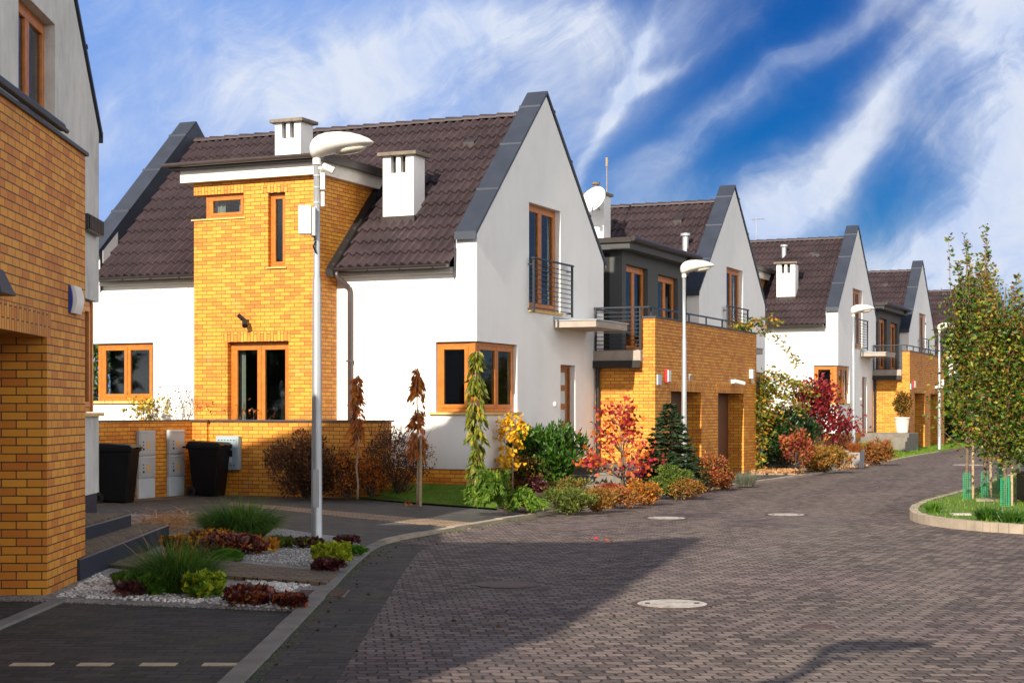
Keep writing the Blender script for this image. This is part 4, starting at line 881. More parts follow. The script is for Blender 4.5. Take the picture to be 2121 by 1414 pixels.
# steps at the first house's door
st2 = thing('entrance_steps', 'grey concrete steps to the front door behind the small red tree', 'steps', (H1.x, H1.y, 0), rzA)
for k, (v0, z) in enumerate(((3.3, .50), (2.9, .34), (2.5, .18))):
    c = MB(); c.box(.01, 1.95, v0, 5.9 if k == 0 else v0+.41, -.1, z); c.obj('step', 'step', st2, .01)
st3 = thing('entrance_steps', 'grey concrete steps beside the white plant pot, past the third house', 'steps', (H3.x, H3.y, .35), rzA)
for k, (v0, z) in enumerate(((3.3, .45), (2.9, .30), (2.5, .15))):
    c = MB(); c.box(.01, 1.75, v0+.9, 6.2 if k == 0 else v0+1.31, -.3, z); c.obj('step', 'step', st3, .01)
a = gnd(1590, 962, .1)
st4 = thing('garden_steps', 'low pale stone steps in front of the dark laurel by the vine', 'steps', (7.2, 44.6, 0), rzA)
for k in range(3):
    c = MB(); c.box(-1.1+k*.0, 1.3-k*.25, k*.35, 3, -.1, .14*(k+1)); c.obj('step', 'step', st4, .01)

# ------------------------------------------------------------------ low brick wall with meter cabinets
lwall = thing('garden_wall', 'low orange brick wall with grey coping in front of the first house', 'wall', hp(-5.65, -1.05), rzA)
c = MB(); c.box(0, 4.26, 0, .25, -.3, 1.44); c.box(-.25, .0, -3.6, .25, -.3, 1.44); c.box(0, .34, -.07, 0, -.3, 1.44); body = c.obj('brick_wall', 'brick', lwall)
c = MB(); c.box(-.03, 4.30, -.035, .285, 1.442, 1.472); c.box(-.285, -.03, -3.64, .285, 1.442, 1.472); c.box(-.03, .38, -.105, -.035, 1.442, 1.472); c.obj('coping', 'coping_dark', lwall)
def cabinet(y, label, h=1.28):
    p_ = hp(-5.65+.012, -1.05+y); t = thing('meter_cabinet', label, 'meter cabinet', p_, rzA, 'meter cabinets on the low wall')
    c = MB(); c.box(0, .06, -.25, .25, .0, .38); c.obj('plinth', 'grey_box_light', t, .006)
    for k, (z0, z1) in enumerate(((.385, .80), (.81, h))):
        c = MB(); c.box(0, .07, -.25, .25, z0, z1); d = c.obj('cabinet_body', 'grey_box', t, .008)
        c = MB(); c.box(.07, .078, -.22, .22, z0+.03, z1-.05); dr = c.obj('door', 'grey_box', d, .004)
        c = MB(); c.box(.078, .086, -.15, -.11, z0+.10, z0+.14); c.obj('lock', 'black', dr)
        c = MB(); c.box(.078, .081, -.03, .06, z0+.12, z0+.26); c.obj('notice_plate', 'sill', dr)
        for j in range(2): c = MB(); c.box(.078, .082, -.15, -.12, z0+.18+j*.06, z0+.205+j*.06); c.obj('vent_hole', 'black', dr)
        c = MB(); c.box(.07, .082, -.23, .23, z1-.035, z1-.018); c.obj('top_rim', 'grey_box_light', d)
cabinet(-1.62, 'grey meter cabinet nearer the black bin at the wall\'s left end'); cabinet(-.68, 'grey meter cabinet in the middle, next to the wall corner')
p_ = hp(-4.80, -1.05-.012); t = thing('utility_box', 'blue grey wall box with dark window, partly behind the right bin', 'utility box', p_, rzA)
c = MB(); c.box(-.26, .26, -.12, 0, .50, 1.16); d = c.obj('box_body', 'blue_box', t, .015)
c = MB(); c.box(-.22, .22, -.13, -.12, .56, 1.10); dr = c.obj('door', 'blue_box', d, .004)
c = MB(); c.box(.02, .13, -.137, -.13, .76, .88); c.obj('meter_window', 'black', dr)
c = MB(); c.box(.02, .12, -.134, -.13, .66, .74); c.obj('notice_plate', 'grey_box_light', dr)
for k in range(6):
    for z in (.585, 1.07): c = MB(); c.box(-.20+k*.07, -.165+k*.07, -.134, -.13, z, z+.015); c.obj('vent_slot', 'black', dr)
def bin_(x, y, rz, label):
    t = thing('wheeled_bin', label, 'bin', (x, y, 0), rz, 'black wheeled bins')
    c = MB(); b0, b1 = .22, .28; d0, d1 = .24, .33
    c.add([(-b0,-d0,.0),(b0,-d0,.0),(b0,d0,.05),(-b0,d0,.05),(-b1,-d1,.96),(b1,-d1,.96),(b1,d1,.96),(-b1,d1,.96)], [(3,2,1,0),(4,5,6,7),(0,1,5,4),(1,2,6,5),(2,3,7,6),(3,0,4,7)]); c.obj('body', 'bin', t, .03)
    c = MB(); c.box(-b1-.02, b1+.02, -d1-.02, d1+.02, .92, .98); c.obj('rim', 'bin', t, .012)
    c = MB(); L = .98
    c.add([(-b1-.025,-d1-.05,L),(b1+.025,-d1-.05,L),(b1+.025,d1+.03,L),(-b1-.025,d1+.03,L),(-b1+.02,-d1+.03,L+.06),(b1-.02,-d1+.03,L+.06),(b1-.02,d1-.02,L+.09),(-b1+.02,d1-.02,L+.09)], [(3,2,1,0),(4,5,6,7),(0,1,5,4),(1,2,6,5),(2,3,7,6),(3,0,4,7)]); lid = c.obj('lid', 'bin', t, .015)
    c = MB(); c.box(-.12, .12, -d1-.10, -d1-.04, L-.005, L+.02); c.obj('lid_grip', 'bin', lid, .006)
    c = MB(); c.tube([(-b1+.03, d1+.10, .95), (b1-.03, d1+.10, .95)], .018, 8); c.box(-b1+.02, -b1+.06, d1, d1+.11, .93, .97); c.box(b1-.06, b1-.02, d1, d1+.11, .93, .97); c.obj('handle', 'bin', t)
    for s_ in (-1, 1):
        c = MB(); c.tube([(s_*.19, d0+.03, .10), (s_*.25, d0+.03, .10)], .10, 20); w_ = c.obj('wheel', 'black', t); c = MB(); c.tube([(s_*.25, d0+.03, .10), (s_*.258, d0+.03, .10)], .05, 14); c.obj('hub', 'bin', w_)
bin_(*hp(-5.2, -4.05)[:2], R(85), 'black wheeled bin at the far left of the brick wall, partly cut by the house')
bin_(*hp(-4.99, -1.50)[:2], R(75), 'black wheeled bin in the wall corner, overlapping the blue grey box')

# ------------------------------------------------------------------ street lamps
def lamp():
    t = thing('street_lamp', '', 'street lamp', (0, 0, 0), 0, 'street lamps along the pavement')
    c = MB(); zz = [0, .02, 1.1, 3.2, 3.25, 4.62]; c.tube([(0, 0, z) for z in zz], [.074, .068, .062, .050, .040, .036], 16); c.obj('pole', 'pole', t, 0, True)
    # shell: lofted ellipses along x
    c = MB(); A = [(-.085, 4.79, 4.79, .01), (-.075, 4.70, 4.835, .07), (-.04, 4.655, 4.89, .12), (.02, 4.665, 4.935, .155), (.12, 4.695, 4.965, .18), (.25, 4.725, 4.975, .19), (.40, 4.755, 4.965, .18), (.52, 4.785, 4.935, .15), (.62, 4.81, 4.895, .10), (.67, 4.835, 4.86, .045), (.685, 4.848, 4.85, .006)]
    vs = []; fs = []; n = 24
    for i, (x, zb, zt, wd) in enumerate(A):
        zs = zb+(zt-zb)*.42
        for k in range(n):
            a = 2*math.pi*k/n; sn = math.sin(a); vs.append((x, wd*math.cos(a), zs + (zt-zs)*sn if sn > 0 else zs + (zs-zb)*sn))
        if i:
            for k in range(n): fs.append(((i-1)*n+k, (i-1)*n+(k+1) % n, i*n+(k+1) % n, i*n+k))
    fs += [tuple(range(n)), tuple(range((len(A)-1)*n, len(A)*n))]; c.add(vs, fs); sh_ = c.obj('lamp_head', 'lamp', t, 0, True)
    c = MB(); c.lathe([(.01, -.055), (.07, -.05), (.12, -.03), (.15, 0), (.10, .03), (.01, .04)], (0, 0, 0), 20, 1.35, .8); Rm = Matrix.Translation((.40, 0, 4.765)) @ Matrix.Rotation(R(-9), 4, 'Y'); c.v = [tuple(Rm @ Vector(v_)) for v_ in c.v]; c.obj('diffuser', 'lamp_glass', sh_, 0, True)
    c = MB(); c.lathe([(.05, 0), (.052, .05), (.045, .10)], (0, 0, 4.58), 14); c.obj('collar', 'lamp', t)
    c = MB(); c.box(-.035, .035, -.068, -.055, .5, .95); c.obj('access_hatch', 'pole', t)
    return t
L1 = lamp(); L1.location = (-2.33, 19.3, 0); L1['label'] = 'nearest street lamp, tall grey pole with a grey box strapped on it'
spots = [((3.82, 35.9, .02), 'second street lamp, rising from the shrubs before the garage'), ((10.85, 51.4, .05), 'third street lamp, behind the square grey planter'), ((16.75, 63.4, .12), 'fourth street lamp, on the little lawn by the trees'), ((-4.45+.05, 1.6, 0), 'street lamp out of view beside the camera')]
for (x, y, z), lb in spots[:3]: copy_tree(L1, (x, y, z), 0, lb)
for nm, m_, bx in (('equipment_box', 'lamp', (-.20, -.05, -.16, -.03, 3.74, 4.08)), ('equipment_box', 'grey_box', (-.06, .0, -.13, .04, 3.72, 4.06)), ('antenna_panel', 'white_plastic', (.045, .10, -.03, .03, 4.28, 4.48)), ('antenna_panel', 'white_plastic', (.05, .095, -.02, .02, 4.08, 4.26))):
    c = MB(); c.box(*bx); c.obj(nm, m_, L1, .008)
c = MB(); c.tube([(0, 0, 4.55), (.06, -.02, 4.53), (.10, -.02, 4.52)], .02, 8); c.tube([(.08, -.03, 4.56), (.21, -.05, 4.50)], .042, 12); fl_ = c.obj('camera_unit', 'lamp', L1)
c = MB(); c.tube([(0, -.02, 3.68), (-.03, -.09, 3.6), (0, -.05, 3.52)], .012, 6)
c.obj('cable', 'black', L1)
for z in (3.78, 4.02, 4.12, 4.3, 4.44): c = MB(); c.lathe([(.041, 0), (.042, .018), (.041, .02)], (0, 0, z), 14); c.obj('strap', 'grey_box', L1)
# the lamp behind the camera whose head throws its shadow on the road
def lamp0():
    d = Vector((math.sin(R(SUN_AZ)), math.cos(R(SUN_AZ)))); k = 4.85/math.tan(R(SUN_EL)); P = Vector((2.28, 11.35)) - d*k; return P
P_ = lamp0(); l0 = copy_tree(L1, (P_.x, P_.y, 0), R(8), 'street lamp behind the camera, seen only by its shadow')

# ------------------------------------------------------------------ planter, pots, cabinet by the island
pt = thing('square_planter', 'square grey planter at the kerb beside the orange shrub', 'planter', (*gnd(1762, 969), 0), rzA)
c = MB(); c.add([(-.22,-.32,0),(.32,-.32,0),(.32,.32,0),(-.22,.32,0),(-.28,-.36,.52),(.34,-.36,.52),(.34,.36,.52),(-.28,.36,.52)], [(3,2,1,0),(4,5,6,7),(0,1,5,4),(1,2,6,5),(2,3,7,6),(3,0,4,7)]); c.obj('tub', 'planter', pt, .01)
c = MB(); c.box(-.25, .31, -.33, .33, .50, .53); c.obj('soil', 'soil', pt)
cb = thing('utility_cabinet', 'black cabinet with grey top, cut by the right edge of the view', 'cabinet', (9.02, 27.6, .1))
c = MB(); c.box(-.32, .5, -.3, .3, 0, .50); c.obj('base', 'black', cb, .01); c = MB(); c.box(-.26, .45, -.25, .25, .50, 1.05); c.obj('top', 'grey_box', cb, .01)

# ------------------------------------------------------------------ planting
def npmesh(name, V, F, m, parent=None, k=3):
    me = bpy.data.meshes.new(name); nv, nf = len(V), len(F)
    me.vertices.add(nv); me.vertices.foreach_set('co', np.asarray(V, dtype=np.float32).ravel())
    me.loops.add(nf*k); me.polygons.add(nf)
    me.loops.foreach_set('vertex_index', np.asarray(F, dtype=np.int32).ravel())
    me.polygons.foreach_set('loop_start', np.arange(nf, dtype=np.int32)*k); me.polygons.foreach_set('loop_total', np.full(nf, k, dtype=np.int32))
    me.update(calc_edges=True); me.materials.append(M[m]); o = bpy.data.objects.new(name, me); COL.objects.link(o)
    if parent: o.parent = parent
    return o
def unit(a): return a/np.maximum(np.linalg.norm(a, axis=1, keepdims=True), 1e-9)
def leaves(name, P, D, L, W, m, rng, parent=None, fold=.25, var=.35):
    """one small folded leaf per point, pointing along D"""
    n = len(P); D = unit(D); S = unit(np.cross(D, rng.normal(size=(n, 3)))); N = np.cross(D, S)
    s = (1+rng.uniform(-var, var, n))[:, None]; l = L*s; w = W*s
    V = np.empty((n, 5, 3)); V[:, 0] = P; V[:, 1] = P+D*l*.45+S*w*.5+N*w*fold; V[:, 2] = P+D*l-N*l*.10; V[:, 3] = P+D*l*.45-S*w*.5+N*w*fold; V[:, 4] = P+D*l*.42
    b = (np.arange(n)*5)[:, None, None]; F = (np.array([[0, 4, 1], [1, 4, 2], [0, 3, 4], [4, 3, 2]])[None]+b).reshape(-1, 3)
    return npmesh(name, V.reshape(-1, 3), F, m, parent)
def blades(name, P, D, L, W, m, rng, parent=None, bend=.5):
    n = len(P); D = unit(D); S = unit(np.cross(D, np.array([0, 0, 1.])+rng.normal(size=(n, 3))*.3)); l = (L*(1+rng.uniform(-.4, .4, n)))[:, None]
    B = D.copy(); B[:, 2] -= bend*rng.uniform(.3, 1.5, n); B = unit(B)
    V = np.empty((n, 5, 3)); mid = P+D*l*.55; V[:, 0] = P-S*W*.5; V[:, 1] = P+S*W*.5; V[:, 2] = mid-S*W*.38; V[:, 3] = mid+S*W*.38; V[:, 4] = mid+B*l*.5
    b = (np.arange(n)*5)[:, None, None]; F = (np.array([[0, 1, 3], [0, 3, 2], [2, 3, 4]])[None]+b).reshape(-1, 3)
    return npmesh(name, V.reshape(-1, 3), F, m, parent)
def clumps(rng, k, rx, ry, z0, z1, fill=.9, flat_top=1.0):
    c = unit(rng.normal(size=(k, 3)))*(rng.uniform(.12, 1, k)**.38)[:, None]*fill
    zc, rz = (z0+z1)/2, (z1-z0)/2
    return c*np.array([rx, ry, rz])+np.array([0, 0, zc])
def scatter(rng, n, C, r):
    idx = rng.integers(0, len(C), n); o = unit(rng.normal(size=(n, 3)))*(rng.uniform(0, 1, n)**.4)[:, None]*np.asarray(r)
    return C[idx]+o, o
def stems(name, C, base, m, parent, r=.02, n=10, rng=None, sag=.1):
    s = MB(); 
    for i in range(min(n, len(C))):
        c = C[i]; b = np.array(base)+rng.normal(size=3)*np.array([.04, .04, 0]); mid = b*.45+c*.55+rng.normal(size=3)*sag*.5; mid[2] = b[2]*.5+c[2]*.5+sag*.3
        s.tube([tuple(b), tuple(mid), tuple(c)], [r, r*.65, r*.25], 5)
    return s.obj(name, m, parent)
SEED = [100]
def shrub(px, pyb, wpx, pyt, m, n, L, label, name='shrub', cat='shrub', W=None, zb=.04, depth=.8, k=26, blob=.34, up=.35, sm='bark_dark', z_low=.0, group=None, mat2=None, sr=.014, D0=None, dy=0.0, nst=12):
    SEED[0] += 1; rng = np.random.default_rng(SEED[0])
    x, y = gnd(px, pyb, zb); s = y/3350; y += wpx*s*.5*depth*.5+dy; s = y/3350
    x = (px-1060.5)*s; h = (1.65-zb) - (pyt-850)*s; rx = wpx*s/2
    t = thing(name, label, cat, (x, y, zb), rng.uniform(-.3, .3), group)
    C = clumps(rng, k, rx*1.02, rx*depth, h*z_low, h*.95)
    C[:, 2] = np.maximum(C[:, 2], .03)
    P, O = scatter(rng, n, C, np.array([rx*blob, rx*blob, min(h, 2*rx)*blob*.55])); keep = P[:, 2] > .0; P, O = P[keep], O[keep]
    D = unit(O)*.6+rng.normal(size=P.shape)*.5+np.array([0, 0, up]); W = W or L*.5
    a = rng.uniform(size=len(P)) < (.0 if not mat2 else .38)
    leaves('foliage', P[~a], D[~a], L, W, m, rng, t)
    if mat2: leaves('foliage', P[a], D[a], L, W, mat2, rng, t)
    if sm: stems('stems', C, (0, 0, 0), sm, t, sr, nst, rng)
    return t, C, rng, h, rx

# shrubs against the low wall
shrub(636, 1031, 165, 886, 'l_brown', 8500, .055, 'big brown leaved shrub in front of the low brick wall, left of the lamp', zb=.05, k=60, blob=.26, sm='bark_dark')
t, C, rng, h, rx = shrub(822, 1024, 160, 872, 'l_brown', 3800, .045, 'thin brown twiggy shrub between the two coppery weeping trees', zb=.12, k=60, blob=.24)
s = MB()
for i in range(130):
    a = rng.uniform(0, 6.28); r_ = rng.uniform(.0, 1)*rx*.8; z = rng.uniform(.3, .9)*h; b = Vector((math.cos(a)*r_, math.sin(a)*r_, z)); d = Vector((rng.normal()*.10, rng.normal()*.10, rng.uniform(.15, .38)))*1.0
    s.tube([b, b+d*.5+Vector((rng.normal()*.03, rng.normal()*.03, 0)), b+d], [.006, .004, .002], 4)
s.obj('twigs', 'bark_dark', t)
shrub(768, 1024, 92, 932, 'l_orange', 1700, .05, 'shrub covered in orange berries at the foot of the thin weeping tree', 'berry_shrub', zb=.10, k=30, blob=.25, mat2='l_brown', dy=-.35)
shrub(718, 1030, 76, 935, 'l_brown', 2600, .05, 'low dark brown shrub behind the leftmost weeping tree', zb=.08, mat2='l_orange')

# roses and climbers that show above the low wall
def wall_plant(px0, px1, pyt, n, m, L, label, name, cat, v=-.5, tw=22, m2=None):
    SEED[0] += 1; rng = np.random.default_rng(SEED[0]); pc = (px0+px1)/2
    r = (pc-1060.5)/3350; o = OA+VV*v; u = (r*o.y-o.x)/(UU.x-r*UU.y); P0_ = o+UU*u; s = P0_.y/3350
    t = thing(name, label, cat, (P0_.x, P0_.y, 0.05), -TH); w_ = (px1-px0)*s/2; ht = 1.6-(pyt-850)*s; s_ = MB(); pts = []
    for i in range(tw):
        a = rng.uniform(-1, 1)*w_; top = rng.uniform(.86, 1.0)*ht; p_ = [Vector((a*.3, rng.normal()*.1, 0)), Vector((a*.8, rng.normal()*.15, top*.7)), Vector((a+rng.normal()*.08, rng.normal()*.2, top)), Vector((a+rng.normal()*.16, rng.normal()*.2, top-.06))]
        s_.tube(p_, [.007, .005, .003, .002], 4); pts += [tuple(p_[1].lerp(p_[2], f)) for f in (.3, .5, .7, .85, .95, 1)]+[tuple(p_[3])]
    s_.obj('stems', 'bark_dark', t); pts = np.array(pts); P = pts[rng.integers(0, len(pts), n)]+rng.normal(size=(n, 3))*.04; D = rng.normal(size=(n, 3))+np.array([0, 0, -.3])
    h_ = n//2 if m2 else n
    leaves('foliage', P[:h_], D[:h_], L, L*.62, m, rng, t)
    if m2: leaves('foliage', P[h_:], D[h_:], L, L*.62, m2, rng, t)
wall_plant(268, 345, 818, 420, 'l_vine', .07, 'yellow green rose bush rising above the wall under the left window', 'rose_bush', 'rose bush', m2='l_yellow')
wall_plant(340, 425, 800, 110, 'l_rose', .05, 'sparse dark red rose stems standing against the white wall', 'rose_bush', 'rose bush')
wall_plant(412, 470, 822, 130, 'l_rose', .06, 'small dark red bush above the wall, left of the terrace door', 'rose_bush', 'rose bush', m2='l_yellow')
wall_plant(480, 575, 835, 90, 'l_copper', .07, 'coppery leaves in front of the terrace door', 'shrub', 'shrub', tw=12)
wall_plant(196, 250, 826, 0, 'l_vine', .05, 'thin dry grass stems under the left window', 'dry_stems', 'plant', tw=10)

# weeping young trees
def weeping(px, pyb, pyt, zb, n, m, zlow, rad, label, m2=None, stake=False, L=.125):
    SEED[0] += 1; rng = np.random.default_rng(SEED[0]); x, y = gnd(px, pyb, zb); s = y/3350; h = (1.65-zb)-(pyt-850)*s
    t = thing('weeping_tree', label, 'small tree', (x, y, zb), 0, 'slender weeping trees on the lawn')
    c = MB(); zz = np.linspace(0, h, 9); c.tube([(rng.normal()*.012, rng.normal()*.012, z) for z in zz], [.02-.013*z/h for z in zz], 7); c.obj('trunk', 'bark_pale', t, 0, True)
    tiers = np.sort(rng.uniform(zlow, h, 26)); tiers[-1] = h*.99; P = []; D = []
    c = MB()
    for i, z in enumerate(tiers):
        f = (z-zlow)/(h-zlow); R_ = rad*(.45+.75*math.sin(math.pi*min(1, .15+.8*f)))
        for q in range(4):
            a = rng.uniform(0, 6.28); e = Vector((math.cos(a)*R_*rng.uniform(.3, .8), math.sin(a)*R_*rng.uniform(.3, .8), 0)); p0 = Vector((0, 0, z)); p1 = p0+e*.6+Vector((0, 0, .05)); p2 = p0+e-Vector((0, 0, rng.uniform(.05, .22))); c.tube([p0, p1, p2], [.006, .005, .002], 4)
            for k in range(n//85):
                w_ = rng.uniform(0, 1); b = p0.lerp(p1, w_*2) if w_ < .5 else p1.lerp(p2, w_*2-1); P.append(tuple(b)); D.append((math.cos(a)*.5+rng.normal()*.25, math.sin(a)*.5+rng.normal()*.25, -rng.uniform(.5, 1.4)))
    c.obj('branches', 'bark_pale', t); P = np.array(P); D = np.array(D); a = rng.uniform(size=len(P)) < (.5 if m2 else 0)
    leaves('foliage', P[~a], D[~a], L, L*.30, m, rng, t, .15)
    if m2: leaves('foliage', P[a], D[a], L, L*.30, m2, rng, t, .15)
    if stake: c = MB(); c.tube([(.05, -.05, -.1), (.06, -.05, 1.15)], .024, 8); c.obj('stake', 'stake', t)
weeping(740, 1033, 780, .06, 620, 'l_copper', .85, .15, 'leftmost weeping tree, small rusty brown leaves hanging against the white wall', 'l_orange')
weeping(865, 1044, 765, .04, 760, 'l_copper', .8, .20, 'rusty weeping tree tied to a pale stake, middle of the three', 'l_orange', True)
weeping(986, 1049, 730, .03, 1400, 'l_weep', .55, .22, 'tall yellow green weeping tree before the corner window', 'l_vine', L=.15)

# bed in front of the first house and garage
t, C, rng, h, rx = shrub(1112, 1012, 205, 868, 'l_green', 6500, .12, 'glossy bright green laurel below the front door', 'laurel_bush', 'laurel', zb=.10, k=70, blob=.24, up=.9, W=.05, depth=.6, z_low=.02)
shrub(1078, 1016, 130, 930, 'l_lowmix', 2200, .05, 'dark twiggy low shrub under the yellow leaves', zb=.06, mat2='l_brown', dy=-.3)
shrub(1108, 1016, 52, 985, 'l_heu_dark', 700, .06, 'dark red brown dome of leaves at the foot of the laurel', 'heuchera', 'plant', zb=.05, sm=None, dy=-.5)
# yellow leaved young tree
def youngtree(px, pyb, wpx, pyt, n, m, L, label, zb=.05, trunks=1, low=.35, tr=.018, bark='bark_pale', m2=None, name='young_tree', nb=26, blob=.12, cat='small tree', up=-.2, W=.8, rz=0.0, shape=1.0):
    SEED[0] += 1; rng = np.random.default_rng(SEED[0]); x, y = gnd(px, pyb, zb); s = y/3350; h = (1.65-zb)-(pyt-850)*s; rx = wpx*s/2
    t = thing(name, label, cat, (x, y, zb), rz); c = MB(); P = []; 
    for q in range(trunks):
        lean = Vector((rng.normal()*.10*(trunks > 1), rng.normal()*.08*(trunks > 1), 0)); c.tube([(lean*.2*0+Vector((0, 0, -.05))), lean*.5+Vector((0, 0, h*.4)), lean+Vector((rng.normal()*.03, 0, h*.95))], [tr, tr*.75, tr*.25], 7)
    c.obj('trunk', bark, t, 0, True); c = MB()
    for i in range(nb):
        z = h*(low+(1-low)*rng.uniform(0, 1)**.9); f = (z/h-low)/(1-low); R_ = rx*(1.05-.55*f*shape)*rng.uniform(.35, 1.0); a = rng.uniform(0, 6.28)
        p0 = Vector((0, 0, max(.15*h, z-R_*.75))); p2 = Vector((math.cos(a)*R_, math.sin(a)*R_*.8, z)); p1 = p0.lerp(p2, .5)+Vector((rng.normal()*.03, rng.normal()*.03, .05)); c.tube([p0, p1, p2], [tr*.45, tr*.3, .002], 5)
        for k in range(max(1, n//nb)): w_ = rng.uniform(.25, 1.05); b = p1.lerp(p2, w_) ; P.append((b.x, b.y, b.z))
    c.obj('branches', bark, t); P = np.array(P)+rng.normal(size=(len(P), 3))*blob*rx; D = rng.normal(size=P.shape)*.6+np.array([0, 0, up]); a = rng.uniform(size=len(P)) < (.45 if m2 else 0)
    leaves('foliage', P[~a], D[~a], L, L*W, m, rng, t)
    if m2: leaves('foliage', P[a], D[a], L, L*W, m2, rng, t)
    return t
youngtree(1062, 1022, 112, 865, 520, 'l_yellow', .085, 'bright yellow leaved young tree in front of the laurel', blob=.10, nb=22)
youngtree(1288, 1020, 205, 828, 560, 'l_redor', .105, 'red and orange leaved small tree before the yellow brick wall', trunks=3, tr=.022, nb=44, blob=.09, m2=None, low=.28, bark='bark')
# juniper with arching sprays
def juniper(px, pyb, wpx, pyt, n, m, label, zb=.04, L=.085):
    SEED[0] += 1; rng = np.random.default_rng(SEED[0]); x, y = gnd(px, pyb, zb); s = y/3350; h = (1.65-zb)-(pyt-850)*s; rx = wpx*s/2; t = thing('juniper', label, 'juniper', (x, y+rx*.3, zb)); P = []; D = []; c = MB()
    for i in range(46):
        a = rng.uniform(0, 6.28); R_ = rx*rng.uniform(.45, 1); hh = h*rng.uniform(.35, 1)*(1.0 if math.cos(a) < .2 else .62); b = Vector((-rx*.25, 0, 0)); pts = [b, b+Vector((math.cos(a)*R_*.3, math.sin(a)*R_*.25, hh*.8)), b+Vector((math.cos(a)*R_*.7, math.sin(a)*R_*.55, hh)), b+Vector((math.cos(a)*R_*1.15, math.sin(a)*R_*.8, hh*.55))]
        c.tube(pts, [.012, .009, .006, .003], 4)
        for k in range(n//46): w_ = rng.uniform(.3, 3); j = min(2, int(w_)); q = pts[j].lerp(pts[j+1], w_-j); d = (pts[j+1]-pts[j]).normalized(); P.append((q.x, q.y, q.z)); D.append((d.x+rng.normal()*.5, d.y+rng.normal()*.5, d.z-.25+rng.normal()*.35))
    c.obj('stems', 'bark_dark', t); leaves('foliage', np.array(P), np.array(D), L, L*.22, m, rng, t, .1)
juniper(1068, 1066, 165, 968, 9500, 'l_fern', 'feathery bright green juniper spilling toward the drive')
shrub(1180, 1060, 120, 1003, 'l_lowgreen', 3800, .045, 'low olive green shrub at the kerb next to the juniper', depth=.6, dy=-.25)
shrub(1238, 1056, 80, 1008, 'l_lowmix', 2600, .045, 'low mixed yellow and brown shrub at the kerb', depth=.6, dy=-.25)
shrub(1286, 1048, 90, 1008, 'l_copper', 2400, .045, 'low coppery ground shrub at the kerb under the red tree', depth=.6, mat2='l_lowmix', dy=-.2)
shrub(1333, 1042, 86, 990, 'l_lowmix', 2600, .05, 'orange and yellow low shrub at the kerb', depth=.6, mat2='l_orange', dy=-.2)
shrub(1226, 1012, 105, 938, 'l_copper', 2800, .055, 'orange brown shrub between the laurel and the red tree', mat2='l_orange')
shrub(1190, 1030, 110, 985, 'l_lowgreen', 2600, .045, 'pale olive undergrowth in front of the laurel', mat2='l_lowmix')
shrub(1392, 1030, 110, 965, 'l_lowgreen', 3000, .05, 'fresh green shrub around the second lamp foot', mat2='l_fern', depth=.6)
shrub(1420, 1030, 80, 990, 'l_lowmix', 1800, .05, 'small yellow tinted shrub at the kerb right of the lamp foot', depth=.5, dy=-.2)
shrub(1462, 1014, 112, 938, 'l_barb', 3400, .055, 'dark red barberry in front of the garage', 'barberry_bush', mat2='l_lowmix')
shrub(1500, 1012, 52, 970, 'l_copper', 1300, .05, 'small copper shrub at the drive edge', depth=.6, dy=-.1)
shrub(1265, 1030, 90, 1000, 'l_barb', 1500, .05, 'low red brown shrub behind the kerb planting', dy=.1)
def spruce(px, pyb, wpx, pyt, label, zb=.06, low=.0):
    SEED[0] += 1; rng = np.random.default_rng(SEED[0]); x, y = gnd(px, pyb, zb); s = y/3350; h = (1.65-zb)-(pyt-850)*s; rx = wpx*s/2; t = thing('spruce_tree', label, 'spruce', (x, y, zb)); c = MB(); c.tube([(0, 0, -.05), (0, 0, h*.97)], [.035, .006], 7); c.obj('trunk', 'bark', t)
    P = []; D = []; c = MB(); nt = 15
    for i in range(nt):
        f = i/nt; z = h*(.06+.9*f); R_ = rx*(1-f)**.85*1.05; nb = 13-int(5*f)
        for j in range(nb):
            a = 2*math.pi*(j+rng.uniform(-.3, .3))/nb+i; r_ = R_*rng.uniform(.75, 1.1); p0 = Vector((0, 0, z)); p2 = Vector((math.cos(a)*r_, math.sin(a)*r_, z-.06*r_+rng.normal()*.03)); c.tube([p0, p0.lerp(p2, .5)+Vector((0, 0, -.04*r_)), p2], [.008, .006, .002], 4)
            for k in range(int(110*(.35+r_))): w_ = rng.uniform(.12, 1); q = p0.lerp(p2, w_); P.append((q.x, q.y, q.z)); side = rng.choice([-1, 1]); D.append((math.cos(a)*.8-side*math.sin(a)*.8, math.sin(a)*.8+side*math.cos(a)*.8, rng.normal()*.25))
    c.obj('branches', 'bark_dark', t); leaves('foliage', np.array(P), np.array(D), .12, .030, 'l_spruce', rng, t, .1)
spruce(1388, 1014, 150, 822, 'dark young spruce behind the second lamp, by the garage doors')
shrub(1335, 1008, 150, 962, 'l_spruce', 3600, .07, 'spreading dark green conifer at the foot of the spruce', 'low_conifer', 'conifer', W=.02, mat2='l_lowgreen')
def tuft(px, pyb, wpx, pyt, n, m, label, L=None, W=.008, zb=.04, name='grass_tuft', spread=.9, bend=.5, cat='ornamental grass', group=None):
    SEED[0] += 1; rng = np.random.default_rng(SEED[0]); x, y = gnd(px, pyb, zb); s = y/3350; h = (1.65-zb)-(pyt-850)*s; rx = wpx*s/2; y += rx*.4; t = thing(name, label, cat, (x, y, zb), 0, group)
    q = rng.uniform(0, 1, n)**.6*rx*.55; a = rng.uniform(0, 6.28, n); P = np.stack([np.cos(a)*q, np.sin(a)*q*.8, np.zeros(n)-.01], 1); D = np.stack([np.cos(a)*q/rx*spread+rng.normal(size=n)*.2, np.sin(a)*q/rx*spread+rng.normal(size=n)*.2, np.ones(n)*1.0], 1)
    blades('blades', P, D, L or h*1.0, W, m, rng, t, bend); return t
tuft(1545, 1006, 62, 980, 1300, 'l_bluegrass', 'pale blue grey grass tuft at the drive edge', W=.006)

